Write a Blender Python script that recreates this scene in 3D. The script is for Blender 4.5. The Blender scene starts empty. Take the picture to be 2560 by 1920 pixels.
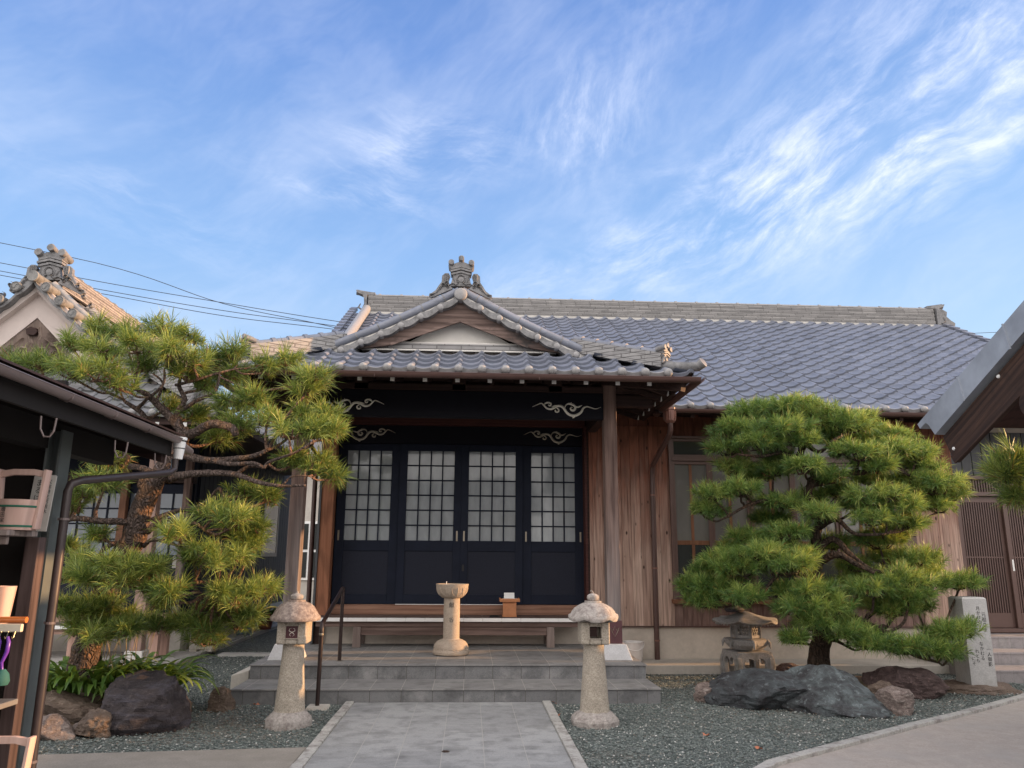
import bpy, bmesh, math, random
import numpy as np
from mathutils import Vector, Matrix, noise
R = math.radians
scene = bpy.context.scene
# ---------------------------------------------------------------- camera
EYE = Vector((0, 0, 1.45)); FPX = 1923.0
cam_d = bpy.data.cameras.new('camera'); cam = bpy.data.objects.new('camera', cam_d)
scene.collection.objects.link(cam); scene.camera = cam
CM = Matrix.Rotation(R(-3.05), 3, 'Z') @ Matrix.Rotation(R(90+12.66), 3, 'X') @ Matrix.Rotation(R(0.4), 3, 'Z')
cam.matrix_world = Matrix.Translation(EYE) @ CM.to_4x4()
cam_d.sensor_width = 36; cam_d.lens = 36*FPX/2560; cam_d.clip_end = 2000; cam_d.clip_start = .05
# ---------------------------------------------------------------- light
SUN_EL, SUN_AZ = R(8.0), R(4)          # azimuth measured from +x towards +y
w = bpy.data.worlds.new('World'); scene.world = w; w.use_nodes = True
def build_world():
    nt = w.node_tree; N = nt.nodes; L = nt.links; N.clear()
    out = N.new('ShaderNodeOutputWorld'); bg = N.new('ShaderNodeBackground'); L.new(bg.outputs[0], out.inputs[0])
    sky = N.new('ShaderNodeTexSky'); sky.sky_type = 'NISHITA'; sky.sun_disc = False
    sky.sun_elevation = SUN_EL; sky.sun_rotation = math.pi/2 - SUN_AZ
    sky.altitude = 0; sky.air_density = 1.0; sky.dust_density = .4; sky.ozone_density = 2.2
    bg.inputs[1].default_value = .15
    tc = N.new('ShaderNodeTexCoord'); sep = N.new('ShaderNodeSeparateXYZ'); L.new(tc.outputs['Generated'], sep.inputs[0])
    def M(op, a, b=None, c=None):
        n = N.new('ShaderNodeMath'); n.operation = op
        for i, v in enumerate((a, b, c)):
            if v is None: continue
            if isinstance(v, (int, float)): n.inputs[i].default_value = v
            else: L.new(v, n.inputs[i])
        return n.outputs[0]
    X, Y, Z = sep.outputs
    Zc = M('MAXIMUM', Z, .06)
    px = M('DIVIDE', X, Zc); py = M('DIVIDE', Y, Zc)       # a flat cloud layer overhead
    az = M('ARCTAN2', X, Y); el = M('ARCSINE', Z)
    def comb(a, b, c=0.0):
        n = N.new('ShaderNodeCombineXYZ')
        for i, v in enumerate((a, b, c)):
            if isinstance(v, (int, float)): n.inputs[i].default_value = v
            else: L.new(v, n.inputs[i])
        return n.outputs[0]
    def noise_(vec, sc, det, rough, dist):
        n = N.new('ShaderNodeTexNoise'); L.new(vec, n.inputs['Vector'])
        n.inputs['Scale'].default_value = sc; n.inputs['Detail'].default_value = det
        n.inputs['Roughness'].default_value = rough; n.inputs['Distortion'].default_value = dist
        return n.outputs['Fac']
    def ramp(v, lo, hi):
        n = N.new('ShaderNodeMapRange'); n.interpolation_type = 'SMOOTHSTEP'; L.new(v, n.inputs[0])
        n.inputs[1].default_value = lo; n.inputs[2].default_value = hi; return n.outputs[0]
    def blob(a0, e0, ra, re, rot):                           # soft region of sky (degrees) where cirrus lies
        da = M('SUBTRACT', az, R(a0)); de = M('SUBTRACT', el, R(e0)); c, s = math.cos(R(rot)), math.sin(R(rot))
        u = M('DIVIDE', M('ADD', M('MULTIPLY', da, c), M('MULTIPLY', de, s)), R(ra))
        v = M('DIVIDE', M('SUBTRACT', M('MULTIPLY', de, c), M('MULTIPLY', da, s)), R(re))
        q = M('ADD', M('MULTIPLY', u, u), M('MULTIPLY', v, v))
        return M('POWER', 2.718, M('MULTIPLY', q, -1.0))
    # warp the sky coordinates so streaks curl
    base = comb(M('MULTIPLY', az, 1.0), M('MULTIPLY', el, 1.0))
    w1 = noise_(base, 4.0, 3, .5, 0); w2 = noise_(comb(M('ADD', az, 7.3), el), 4.0, 3, .5, 0)
    def streak(rot, along, across, det=10, rough=.66, dist=.15, off=0, wp=.11):
        c, s = math.cos(R(rot)), math.sin(R(rot))
        a = M('ADD', az, M('MULTIPLY', M('SUBTRACT', w1, .5), wp)); e = M('ADD', el, M('MULTIPLY', M('SUBTRACT', w2, .5), wp))
        u = M('ADD', M('MULTIPLY', a, c), M('MULTIPLY', e, s)); v = M('SUBTRACT', M('MULTIPLY', e, c), M('MULTIPLY', a, s))
        return noise_(comb(M('MULTIPLY', u, along), M('MULTIPLY', v, across), off), 1.0, det, rough, dist)
    s1 = M('MULTIPLY', ramp(streak(24, 9, 27, off=1.3), .30, .85), ramp(streak(12, 6, 12, off=9.3), .26, .66))
    s2 = ramp(streak(68, 14, 26, off=4.1), .36, .95)
    s3 = ramp(streak(-10, 8, 26, off=8.1), .38, .92)
    m1 = M('ADD', M('MULTIPLY', blob(27, 25.6, 18, 4.4, 13), 1.6), M('MULTIPLY', blob(37, 30.0, 12, 4.5, 20), 1.1))
    m1 = M('ADD', m1, M('MULTIPLY', blob(11, 21.3, 9, 1.6, 9), 1.2))
    m1 = M('ADD', m1, M('MULTIPLY', blob(33, 36, 12, 4, 22), .4))
    m2 = M('ADD', M('MULTIPLY', blob(8.5, 31.0, 4.6, 3.4, 20), .95), M('MULTIPLY', blob(16, 37, 8, 4, 40), .22))
    m3 = M('ADD', M('MULTIPLY', blob(-5, 29.3, 8, 2.6, 4), .85), M('MULTIPLY', blob(-10, 25.8, 7, .9, -8), .8))
    m3 = M('ADD', m3, M('MULTIPLY', blob(-24, 23, 11, 2.5, -16), .4))
    cl = M('ADD', M('ADD', M('MULTIPLY', s1, m1), M('MULTIPLY', s2, m2)), M('MULTIPLY', s3, m3))
    veil = M('MULTIPLY', ramp(streak(30, 3, 8, det=5, off=2.2), .38, .80), .22)
    cl = M('MINIMUM', M('ADD', M('MULTIPLY', cl, .86), veil), .8)
    cl = M('MULTIPLY', cl, ramp(Z, .03, .2))
    # made-up bright fill in the unseen sky behind the camera, lighting the facades
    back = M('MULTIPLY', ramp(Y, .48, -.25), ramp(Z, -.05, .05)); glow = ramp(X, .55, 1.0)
    # clear-sky tone: blue the low sun leaves in the half of the sky away from it
    g = N.new('ShaderNodeValToRGB'); L.new(M('ADD', Z, M('MULTIPLY', M('MAXIMUM', X, 0.0), -.10)), g.inputs[0])
    e = g.color_ramp.elements; e[0].position = .0; e[0].color = (3.5, 4.2, 4.9, 1); e[1].position = .85; e[1].color = (.60, 1.15, 2.9, 1)
    for p, c in ((.16, (2.85, 3.9, 5.15)), (.36, (1.68, 2.85, 4.95)), (.58, (.98, 1.85, 4.15))):
        q = e.new(p); q.color = (*c, 1)
    mixs = N.new('ShaderNodeMix'); mixs.data_type = 'RGBA'; mixs.inputs[0].default_value = SKYMIX
    L.new(sky.outputs[0], mixs.inputs[6]); L.new(g.outputs[0], mixs.inputs[7])
    mix = N.new('ShaderNodeMix'); mix.data_type = 'RGBA'; L.new(cl, mix.inputs[0]); L.new(mixs.outputs[2], mix.inputs[6])
    mix.inputs[7].default_value = (4.9, 5.2, 6.1, 1)
    mb_ = N.new('ShaderNodeMix'); mb_.data_type = 'RGBA'; L.new(M('MULTIPLY', back, .85), mb_.inputs[0]); L.new(mix.outputs[2], mb_.inputs[6]); mb_.inputs[7].default_value = FILLSKY
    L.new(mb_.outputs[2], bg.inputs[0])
SKYMIX = .8; FILLSKY = (12.2, 11.4, 10.9, 1)
build_world()
sl = bpy.data.lights.new('sun', 'SUN'); sl.energy = 5.8; sl.angle = R(.5); sl.color = (1.0, .56, .26)
so = bpy.data.objects.new('sun', sl); scene.collection.objects.link(so)
sd = Vector((math.cos(SUN_EL)*math.cos(SUN_AZ), math.cos(SUN_EL)*math.sin(SUN_AZ), math.sin(SUN_EL)))
so.rotation_euler = sd.to_track_quat('Z', 'Y').to_euler(); so.location = sd*60
scene.view_settings.view_transform = 'Standard'; scene.view_settings.look = 'None'
scene.view_settings.exposure = 0.52; scene.view_settings.gamma = 1
scene.render.resolution_x = 1024; scene.render.resolution_y = 768

# ---------------------------------------------------------------- helpers
def ray(px, py): return CM @ Vector(((px-1280)/FPX, -(py-960)/FPX, -1))
def at(px, py, Y):                      # photo pixel -> point at depth Y
    d = ray(px, py); return EYE + d*(Y/d.y)
def gz(px, py, Z=0.0):                  # photo pixel -> point at height Z
    d = ray(px, py); return EYE + d*((Z-EYE.z)/d.z)
ORG = {}
def org(p): return ORG.get(p.name, Vector((0, 0, 0))) if p else Vector((0, 0, 0))
class MB:
    def __init__(s): s.v = []; s.f = []
    def add(s, vs, fs):
        n = len(s.v); s.v += [Vector(v) for v in vs]; s.f += [tuple(i+n for i in f) for f in fs]; return s
    def box(s, x0, x1, y0, y1, z0, z1):
        v = [(x, y, z) for z in (z0, z1) for y in (y0, y1) for x in (x0, x1)]
        return s.add(v, [(0,2,3,1),(4,5,7,6),(0,1,5,4),(2,6,7,3),(0,4,6,2),(1,3,7,5)])
    def bar(s, a, b, w, h, up=(0,0,1)):            # beam from a to b, w across, h along up
        a, b = Vector(a), Vector(b); d = (b-a).normalized(); u = Vector(up); r = d.cross(u).normalized(); u = r.cross(d)
        v = [p + r*i*w/2 + u*j*h/2 for p in (a, b) for i, j in ((-1,-1),(1,-1),(1,1),(-1,1))]
        return s.add(v, [(0,1,2,3),(7,6,5,4),(0,4,5,1),(1,5,6,2),(2,6,7,3),(3,7,4,0)])
    def tube(s, pts, rs, n=10, caps=True):
        pts = [Vector(p) for p in pts]
        if not isinstance(rs, (list, tuple)): rs = [rs]*len(pts)
        ring = []; ref = None
        for i, p in enumerate(pts):
            d = (pts[min(i+1, len(pts)-1)] - pts[max(i-1, 0)]).normalized()
            if ref is None: ref = d.orthogonal().normalized()
            ref = (ref - d*ref.dot(d)).normalized(); b = d.cross(ref)
            ring.append([p + (ref*math.cos(2*math.pi*k/n) + b*math.sin(2*math.pi*k/n))*rs[i] for k in range(n)])
        vs = [v for r in ring for v in r]; fs = []
        for i in range(len(pts)-1):
            for k in range(n):
                a = i*n+k; b2 = i*n+(k+1) % n; fs.append((a, b2, b2+n, a+n))
        if caps: fs += [tuple(range(n-1, -1, -1)), tuple(range((len(pts)-1)*n, len(pts)*n))]
        return s.add(vs, fs)
    def lathe(s, prof, c=(0,0,0), n=28, sq=None):      # prof: (r, z); sq: number of straight sides
        c = Vector(c); m = len(prof); vs = []; fs = []
        if sq: n = sq
        off = math.pi/n if sq else 0
        for r, z in prof:
            for k in range(n):
                t = 2*math.pi*k/n+off; vs.append(c+Vector((r*math.cos(t), r*math.sin(t), z)))
        for i in range(m-1):
            for k in range(n): a = i*n+k; b = i*n+(k+1) % n; fs.append((a, b, b+n, a+n))
        fs += [tuple(range(n-1, -1, -1)), tuple(range((m-1)*n, m*n))]
        return s.add(vs, fs)
    def prism(s, poly, fn, t0, t1):                    # 2-D outline swept along depth; fn(u, v, t) -> point
        n = len(poly); vs = [fn(u, v, t0) for u, v in poly] + [fn(u, v, t1) for u, v in poly]
        fs = [tuple(range(n)), tuple(range(2*n-1, n-1, -1))] + [(i, i+n, (i+1) % n+n, (i+1) % n) for i in range(n)]
        return s.add(vs, fs)
    def ribbon(s, pts, ws, fn, t0, t1):                # tapered flat band in (u, v), raised from t0 to t1
        P = [Vector((p[0], p[1])) for p in pts]; L = []; Q = []
        for i, p in enumerate(P):
            d = P[min(i+1, len(P)-1)]-P[max(i-1, 0)]; d = d.normalized() if d.length else Vector((1, 0)); nn = Vector((-d.y, d.x))
            L.append(p+nn*ws[i]/2); Q.append(p-nn*ws[i]/2)
        n = len(P); vs = []
        for i in range(n):
            mid = (L[i]+Q[i])/2
            vs += [fn(L[i].x, L[i].y, t0), fn(mid.x, mid.y, t1), fn(Q[i].x, Q[i].y, t0)]
        fs = []
        for i in range(n-1):
            a = 3*i; fs += [(a, a+1, a+4, a+3), (a+1, a+2, a+5, a+4), (a+2, a, a+3, a+5)]
        return s.add(vs, fs)
    def build_each(s, name, *a, **k):              # every loose piece becomes a part of its own
        par = list(range(len(s.v)))
        def find(i):
            while par[i] != i: par[i] = par[par[i]]; i = par[i]
            return i
        for f in s.f:
            r = find(f[0])
            for j in f[1:]: par[find(j)] = r
        grp = {}
        for f in s.f: grp.setdefault(find(f[0]), []).append(f)
        out = []
        for fs in list(grp.values()):
            ids = sorted({i for f in fs for i in f}); mp = {i: q for q, i in enumerate(ids)}; m = MB(); m.v = [s.v[i] for i in ids]; m.f = [tuple(mp[i] for i in f) for f in fs]; out.append(m.build(name, *a, **k))
        return out
    def build(s, name, mat, parent=None, smooth=False, bevel=0, sharp=40):
        me = bpy.data.meshes.new(name); o_ = org(parent)
        me.from_pydata([v-o_ for v in s.v], [], s.f); me.validate()
        bm = bmesh.new(); bm.from_mesh(me); bmesh.ops.recalc_face_normals(bm, faces=bm.faces)
        if bevel: bmesh.ops.bevel(bm, geom=[e for e in bm.edges if len(e.link_faces) == 2 and e.calc_face_angle(0) > .6], offset=bevel, segments=1, affect='EDGES', clamp_overlap=True)
        bm.to_mesh(me); bm.free()
        ob = bpy.data.objects.new(name, me); scene.collection.objects.link(ob)
        if mat: me.materials.append(mat)
        if smooth:
            me.polygons.foreach_set('use_smooth', [True]*len(me.polygons)); me.set_sharp_from_angle(angle=R(sharp))
        if parent: ob.parent = parent; ORG[ob.name] = o_
        return ob
def raw(name, V, F, mat, parent=None, col=None, smooth=False):     # big numpy meshes: V (n,3), F (m,k)
    me = bpy.data.meshes.new(name); o_ = org(parent); V = V - np.array(o_)
    m, k = F.shape
    me.vertices.add(len(V)); me.vertices.foreach_set('co', V.astype(np.float32).ravel())
    me.loops.add(m*k); me.loops.foreach_set('vertex_index', F.astype(np.int32).ravel())
    me.polygons.add(m); me.polygons.foreach_set('loop_start', np.arange(m, dtype=np.int32)*k)
    if smooth: me.polygons.foreach_set('use_smooth', np.ones(m, dtype=bool))
    me.update(calc_edges=True)
    if col is not None:
        a = me.attributes.new('tint', 'FLOAT', 'POINT'); a.data.foreach_set('value', col.astype(np.float32))
    me.materials.append(mat); ob = bpy.data.objects.new(name, me); scene.collection.objects.link(ob)
    if parent: ob.parent = parent; ORG[ob.name] = o_
    return ob
def tag(o, label=None, cat=None, group=None, kind=None):
    if label: o['label'] = label
    if cat: o['category'] = cat
    if group: o['group'] = group
    if kind: o['kind'] = kind
    return o
def thing(name, label, cat, loc=(0,0,0), group=None):
    o = bpy.data.objects.new(name, None); scene.collection.objects.link(o); o.location = loc; o.empty_display_size = .1
    ORG[o.name] = Vector(loc); return tag(o, label, cat, group)
def copy_thing(o, loc, label):
    c = o.copy(); scene.collection.objects.link(c); c.location = loc; c['label'] = label; ORG[c.name] = Vector(loc)
    def rec(a, b):
        for ch in list(a.children):
            d = ch.copy(); scene.collection.objects.link(d); d.parent = b; rec(ch, d)
    rec(o, c); return c
def arc(cx, cy, r0, r1, a0, a1, n=14):
    return [(cx+(r0+(r1-r0)*i/(n-1))*math.cos(R(a0+(a1-a0)*i/(n-1))), cy+(r0+(r1-r0)*i/(n-1))*math.sin(R(a0+(a1-a0)*i/(n-1)))) for i in range(n)]
def taper(n, w, a=.25, b=.25):
    return [w*(a+(1-a)*min(1, i/(n*.3))) * (b+(1-b)*min(1, (n-1-i)/(n*.3))) for i in range(n)]
def text_mesh(txt, size, name, mat, parent, fn, depth=.002, vertical=False):
    """lettering as real flat mesh: fn(u, v, t) maps the glyph plane into the scene"""
    mb = MB(); items = list(txt) if vertical else [txt]
    for i, ch in enumerate(items):
        if ch == ' ': continue
        cu = bpy.data.curves.new('t', 'FONT'); cu.body = ch; cu.size = size; cu.align_x = 'CENTER'; cu.resolution_u = 2; cu.extrude = depth
        to = bpy.data.objects.new('t', cu); scene.collection.objects.link(to)
        dg = bpy.context.evaluated_depsgraph_get(); me = to.evaluated_get(dg).to_mesh()
        mb.add([fn(v.co.x, v.co.y-(i*size*1.04), v.co.z) for v in me.vertices], [tuple(p.vertices) for p in me.polygons])
        to.evaluated_get(dg).to_mesh_clear(); bpy.data.objects.remove(to); bpy.data.curves.remove(cu)
    return mb.build(name, mat, parent)
# ---------------------------------------------------------------- materials
class NT:
    def __init__(s, name):
        s.m = bpy.data.materials.new(name); s.m.use_nodes = True; s.t = s.m.node_tree; s.N = s.t.nodes; s.L = s.t.links
        s.b = s.N['Principled BSDF']; s.tc = s.N.new('ShaderNodeTexCoord'); s.co = s.tc.outputs['Object']
    def set(s, **k):
        for a, v in k.items():
            a = {'rough': 'Roughness', 'metal': 'Metallic', 'spec': 'Specular IOR Level', 'base': 'Base Color', 'coat': 'Coat Weight', 'coatr': 'Coat Roughness', 'trans': 'Transmission Weight', 'alpha': 'Alpha'}[a]
            if hasattr(v, 'is_linked'): s.L.new(v, s.b.inputs[a])
            else: s.b.inputs[a].default_value = (*v, 1) if a == 'Base Color' else v
        return s
    def math(s, op, *a):
        n = s.N.new('ShaderNodeMath'); n.operation = op
        for i, v in enumerate(a):
            if isinstance(v, (int, float)): n.inputs[i].default_value = v
            else: s.L.new(v, n.inputs[i])
        return n.outputs[0]
    def map(s, scale=(1,1,1), loc=(0,0,0), rot=(0,0,0), src=None):
        n = s.N.new('ShaderNodeMapping'); s.L.new(src or s.co, n.inputs[0]); n.inputs['Scale'].default_value = scale; n.inputs['Location'].default_value = loc; n.inputs['Rotation'].default_value = rot; return n.outputs[0]
    def noise(s, sc, det=4, rough=.55, vec=None, dist=0):
        n = s.N.new('ShaderNodeTexNoise'); s.L.new(vec or s.co, n.inputs['Vector']); n.inputs['Scale'].default_value = sc; n.inputs['Detail'].default_value = det; n.inputs['Roughness'].default_value = rough; n.inputs['Distortion'].default_value = dist; return n.outputs['Fac']
    def vor(s, sc, vec=None, feat='F1', out='Distance'):
        n = s.N.new('ShaderNodeTexVoronoi'); n.feature = feat; s.L.new(vec or s.co, n.inputs['Vector']); n.inputs['Scale'].default_value = sc; return n.outputs[out]
    def ramp(s, f, *stops):
        n = s.N.new('ShaderNodeValToRGB'); s.L.new(f, n.inputs[0]); e = n.color_ramp.elements
        while len(e) < len(stops): e.new(.5)
        for i, (p, c) in enumerate(stops): e[i].position = p; e[i].color = (*c, 1) if isinstance(c, (tuple, list)) else (c, c, c, 1)
        return n.outputs[0]
    def mix(s, f, a, b, mode='MIX'):
        n = s.N.new('ShaderNodeMix'); n.data_type = 'RGBA'; n.blend_type = mode
        for i, v in ((0, f), (6, a), (7, b)):
            if isinstance(v, (int, float)): n.inputs[i].default_value = v if i == 0 else (v, v, v, 1)
            elif isinstance(v, tuple): n.inputs[i].default_value = (*v, 1)
            else: s.L.new(v, n.inputs[i])
        return n.outputs[2]
    def xyz(s, src=None):
        n = s.N.new('ShaderNodeSeparateXYZ'); s.L.new(src or s.co, n.inputs[0]); return n.outputs
    def bump(s, h, strength=.5, dist=.01):
        n = s.N.new('ShaderNodeBump'); n.inputs['Strength'].default_value = strength; n.inputs['Distance'].default_value = dist; s.L.new(h, n.inputs['Height']); s.L.new(n.outputs[0], s.b.inputs['Normal']); return s
    def white(s, v):
        n = s.N.new('ShaderNodeTexWhiteNoise'); n.noise_dimensions = '1D'; s.L.new(v, n.inputs['W']); return n.outputs['Value']
    def line(s, v, period, off, wd):                 # 1 near a joint
        f = s.math('FRACT', s.math('DIVIDE', s.math('SUBTRACT', v, off-wd/2), period)); return s.math('LESS_THAN', f, wd/period)
def plain(name, c, rough=.6, metal=0, spec=.5, var=.12, sc=9, bump=0, coat=0):
    m = NT(name); f = m.noise(sc, 5, .6); c2 = tuple(x*(1-var) for x in c); c1 = tuple(min(1, x*(1+var)) for x in c)
    m.set(base=m.ramp(f, (.3, c2), (.7, c1)), rough=rough, metal=metal, spec=spec, coat=coat)
    if bump: m.bump(m.noise(sc*6, 6, .6), bump, .004)
    return m.m
def stone(name, c1, c2, sc=60, rough=.85, bump=.35, stain=None, ssc=3, smin=.5, smax=.62):
    sc *= .6; m = NT(name); f = m.noise(sc, 3, .75); g = m.noise(sc*.12, 5, .6)
    c = m.mix(m.ramp(f, (.35, 0.), (.65, 1.)), c1, c2); c = m.mix(m.math('MULTIPLY', m.ramp(g, (.35, 0.), (.7, 1.)), .35), c, tuple(x*.62 for x in c1))
    if stain: c = m.mix(m.ramp(m.noise(ssc, 8, .68), (smin, 0.), (smax, 1.)), c, stain)
    m.set(base=c, rough=rough); m.bump(m.math('ADD', m.math('MULTIPLY', f, .5), m.noise(sc*.3, 6, .6)), bump, .006); return m.m
def wood(name, c1, c2, axis=2, rough=.7, grain=1.0, plank=None, paxis=0, knots=False, low=None, lowz=(1.6, 2.6), bump=.3, dark=None, rot=None):
    """axis = grain direction; plank = board width along paxis; low = weathered colour lower down the boards"""
    m = NT(name); sc = [38*grain]*3; sc[axis] = 1.6*grain
    x = m.xyz()
    src = m.map(rot=rot) if rot else m.co
    if plank:
        idx = m.math('FLOOR', m.math('DIVIDE', x[paxis], plank)); rnd = m.white(idx)
        cmb = m.N.new('ShaderNodeCombineXYZ'); 
        for i in range(3): m.L.new(m.math('ADD', x[i], m.math('MULTIPLY', rnd, 7.0)) if i == axis else x[i], cmb.inputs[i])
        src = cmb.outputs[0]
    f = m.noise(1, 5, .6, m.map(tuple(sc), src=src), .6); lo = [6*grain]*3; lo[axis] = .9*grain; g = m.noise(1, 4, .6, m.map(tuple(lo), src=src), 1.2)
    wv = m.N.new('ShaderNodeTexWave'); wv.wave_type = 'RINGS'; wv.inputs['Scale'].default_value = 2.2; wv.inputs['Distortion'].default_value = 7; wv.inputs['Detail'].default_value = 3
    rs = [3.2*grain]*3; rs[axis] = .28*grain; m.L.new(m.map(tuple(rs), loc=(.35, .3, 0), src=src), wv.inputs['Vector'])
    c = m.mix(m.ramp(m.math('ADD', m.math('MULTIPLY', f, .55), m.math('MULTIPLY', g, .45)), (.36, 0.), (.64, 1.)), c1, c2)
    c = m.mix(m.math('MULTIPLY', m.ramp(wv.outputs['Fac'], (.55, 0.), (1, 1.)), .4), c, tuple(v*.5 for v in c1))
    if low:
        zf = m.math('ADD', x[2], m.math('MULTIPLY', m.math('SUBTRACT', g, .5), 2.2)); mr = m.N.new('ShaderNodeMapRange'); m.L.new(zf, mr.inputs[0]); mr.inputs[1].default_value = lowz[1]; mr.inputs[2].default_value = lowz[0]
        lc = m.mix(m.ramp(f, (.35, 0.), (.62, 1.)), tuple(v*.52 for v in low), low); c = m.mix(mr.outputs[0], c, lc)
    if plank: 
        c = m.mix(.55, c, m.mix(rnd, tuple(v*.55 for v in c2), tuple(min(1, v*1.15) for v in c2)), 'MULTIPLY') if False else m.mix(m.math('MULTIPLY', rnd, .38), c, tuple(v*.45 for v in c2))
    if knots:
        kv = m.vor(1, m.map(tuple(4.2 if i == axis else 8.5 for i in range(3)), src=src)); c = m.mix(m.ramp(kv, (.07, .95), (.15, 0.)), c, tuple(v*.18 for v in c1)); kv2 = m.vor(1, m.map(tuple(.8 if i == axis else 22 for i in range(3)), src=src)); c = m.mix(m.ramp(kv2, (.10, .55), (.30, 0.)), c, tuple(v*.35 for v in c1))
    if dark: c = m.mix(m.ramp(m.noise(2.2, 6, .7), (.5, 0.), (.66, 1.)), c, dark)
    m.set(base=c, rough=rough, spec=.3); m.bump(f, bump, .004); return m.m
# --- instances
def gravel_mat():
    m = NT('gravel'); v = m.vor(62, out='Color'); x = m.xyz(v); d = m.vor(62)
    c = m.ramp(x[0], (.0, (.06, .072, .068)), (.5, (.115, .135, .127)), (.93, (.20, .225, .21)), (1, (.5, .5, .47)))
    c = m.mix(m.ramp(m.noise(.9, 5, .6), (.52, 0.), (.72, .35)), c, (.17, .12, .08))
    m.set(base=c, rough=.9); m.bump(m.math('MULTIPLY', d, -1.0), 1.0, .012); return m.m
M_gravel = gravel_mat()
def pebble_mat():
    m = NT('pebble'); a = m.N.new('ShaderNodeAttribute'); a.attribute_name = 'tint'
    c = m.ramp(a.outputs['Fac'], (0, (.065, .080, .076)), (.45, (.135, .162, .152)), (.9, (.24, .275, .258)), (.955, (.27, .25, .22)), (.985, (.6, .6, .57)))
    m.set(base=c, rough=.85); return m.m
M_pebble = pebble_mat()
def tile_floor(name, px_, offx, py_=None, offy=0, c1=(.30,.30,.29), c2=(.38,.38,.365), jw=.006, joint=(.16,.155,.15), stag=False, jlong=None):
    m = NT(name); x = m.xyz(); cell = m.math('FLOOR', m.math('DIVIDE', m.math('SUBTRACT', x[0], offx), px_))
    j = m.line(x[0], px_, offx, jw)
    rnd = m.white(cell)
    if py_:
        yy = m.math('ADD', x[1], m.math('MULTIPLY', rnd, py_)) if stag else x[1]
        j2 = m.line(yy, py_, offy, jw*.8); j2 = m.math('MULTIPLY', j2, .55) if stag else j2
        j = m.math('MAXIMUM', j, j2); rnd = m.white(m.math('ADD', m.math('MULTIPLY', cell, 13.7), m.math('FLOOR', m.math('DIVIDE', m.math('SUBTRACT', yy, offy), py_))))
    f = m.noise(190, 3, .7); g = m.noise(5, 7, .65)
    c = m.mix(m.ramp(f, (.35, 0.), (.65, 1.)), c1, c2); c = m.mix(m.math('MULTIPLY', rnd, .30), c, (.10, .10, .11))
    c = m.mix(m.ramp(g, (.46, 0.), (.70, .75)), c, tuple(v*.45 for v in c1)); c = m.mix(m.ramp(m.noise(60, 3, .8), (.56, 0.), (.70, .45)), c, tuple(v*.4 for v in c1))
    c = m.mix(m.ramp(m.noise(1, 5, .7, m.map((3, 22, 3))), (.54, 0.), (.78, .5)), c, (.46, .45, .43))
    c = m.mix(j, c, joint); m.set(base=c, rough=.72); m.bump(m.math('SUBTRACT', m.math('MULTIPLY', f, .3), j), .4, .004); return m.m
M_path = tile_floor('path_tiles', .3125, -1.11, .62, 0, (.27,.275,.275), (.385,.39,.385), .006, (.34,.335,.315), True)
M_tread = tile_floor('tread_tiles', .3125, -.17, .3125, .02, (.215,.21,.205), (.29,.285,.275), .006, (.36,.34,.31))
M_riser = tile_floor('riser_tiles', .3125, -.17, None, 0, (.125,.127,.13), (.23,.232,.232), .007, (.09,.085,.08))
M_etread = tile_floor('entry_tiles', .17, 0, .3, 0, (.31,.285,.285), (.37,.34,.34), .004, (.2,.19,.18))
M_nosing = plain('nosing', (.10,.10,.10), .6)
M_granite = stone('granite', (.50,.48,.45), (.62,.60,.57), 90, .85, .5, (.20,.18,.16), 6, .55, .75)
M_granite_w = stone('granite_pale', (.46,.46,.465), (.58,.58,.59), 120, .8, .3)
M_kerb = stone('kerb', (.33,.32,.30), (.46,.45,.42), 70, .9, .8, (.16,.14,.13), 9, .5, .68)
M_lantern = stone('lantern_stone', (.25,.215,.17), (.50,.445,.37), 150, .85, .6, (.28,.20,.15), 5, .56, .8)
M_lcap = stone('lantern_cap_stone', (.24,.195,.17), (.42,.345,.30), 110, .85, .8, (.10,.07,.065), 26, .42, .72)
M_lcap2 = stone('lantern_cap_pale', (.28,.255,.235), (.44,.405,.37), 110, .85, .8, (.13,.095,.09), 20, .46, .74)
M_incense = stone('incense_stone', (.34,.275,.215), (.47,.39,.31), 130, .8, .5, (.27,.21,.16), 7, .56, .8)
M_yuki = stone('garden_lantern_stone', (.235,.23,.225), (.36,.35,.34), 80, .85, .6, (.14,.14,.12), 6, .52, .7)
M_pillar = stone('pillar_granite', (.42,.42,.415), (.56,.56,.55), 140, .7, .3, (.34,.33,.31), 4, .55, .8)
M_conc = stone('concrete', (.46,.43,.385), (.52,.485,.43), 45, .9, .25, (.34,.31,.28), 1.6, .52, .8)
M_found = stone('foundation', (.56,.50,.43), (.63,.56,.48), 30, .9, .2, (.38,.33,.28), 1.3, .5, .8)
M_pave = stone('drive_concrete', (.33,.29,.26), (.42,.375,.335), 120, .9, .4, (.32,.30,.28), 1.6, .45, .75)
M_asph = stone('edging_concrete', (.22,.20,.175), (.31,.28,.245), 120, .9, .5, (.20,.18,.15), 1.6, .45, .7)
M_apron = stone('apron_concrete', (.42,.41,.39), (.52,.51,.48), 100, .9, .4, (.33,.32,.30), 1.5, .5, .8)
M_soil = stone('soil', (.14,.095,.065), (.22,.155,.11), 60, 1, .9, (.10,.09,.05), 6)
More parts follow.
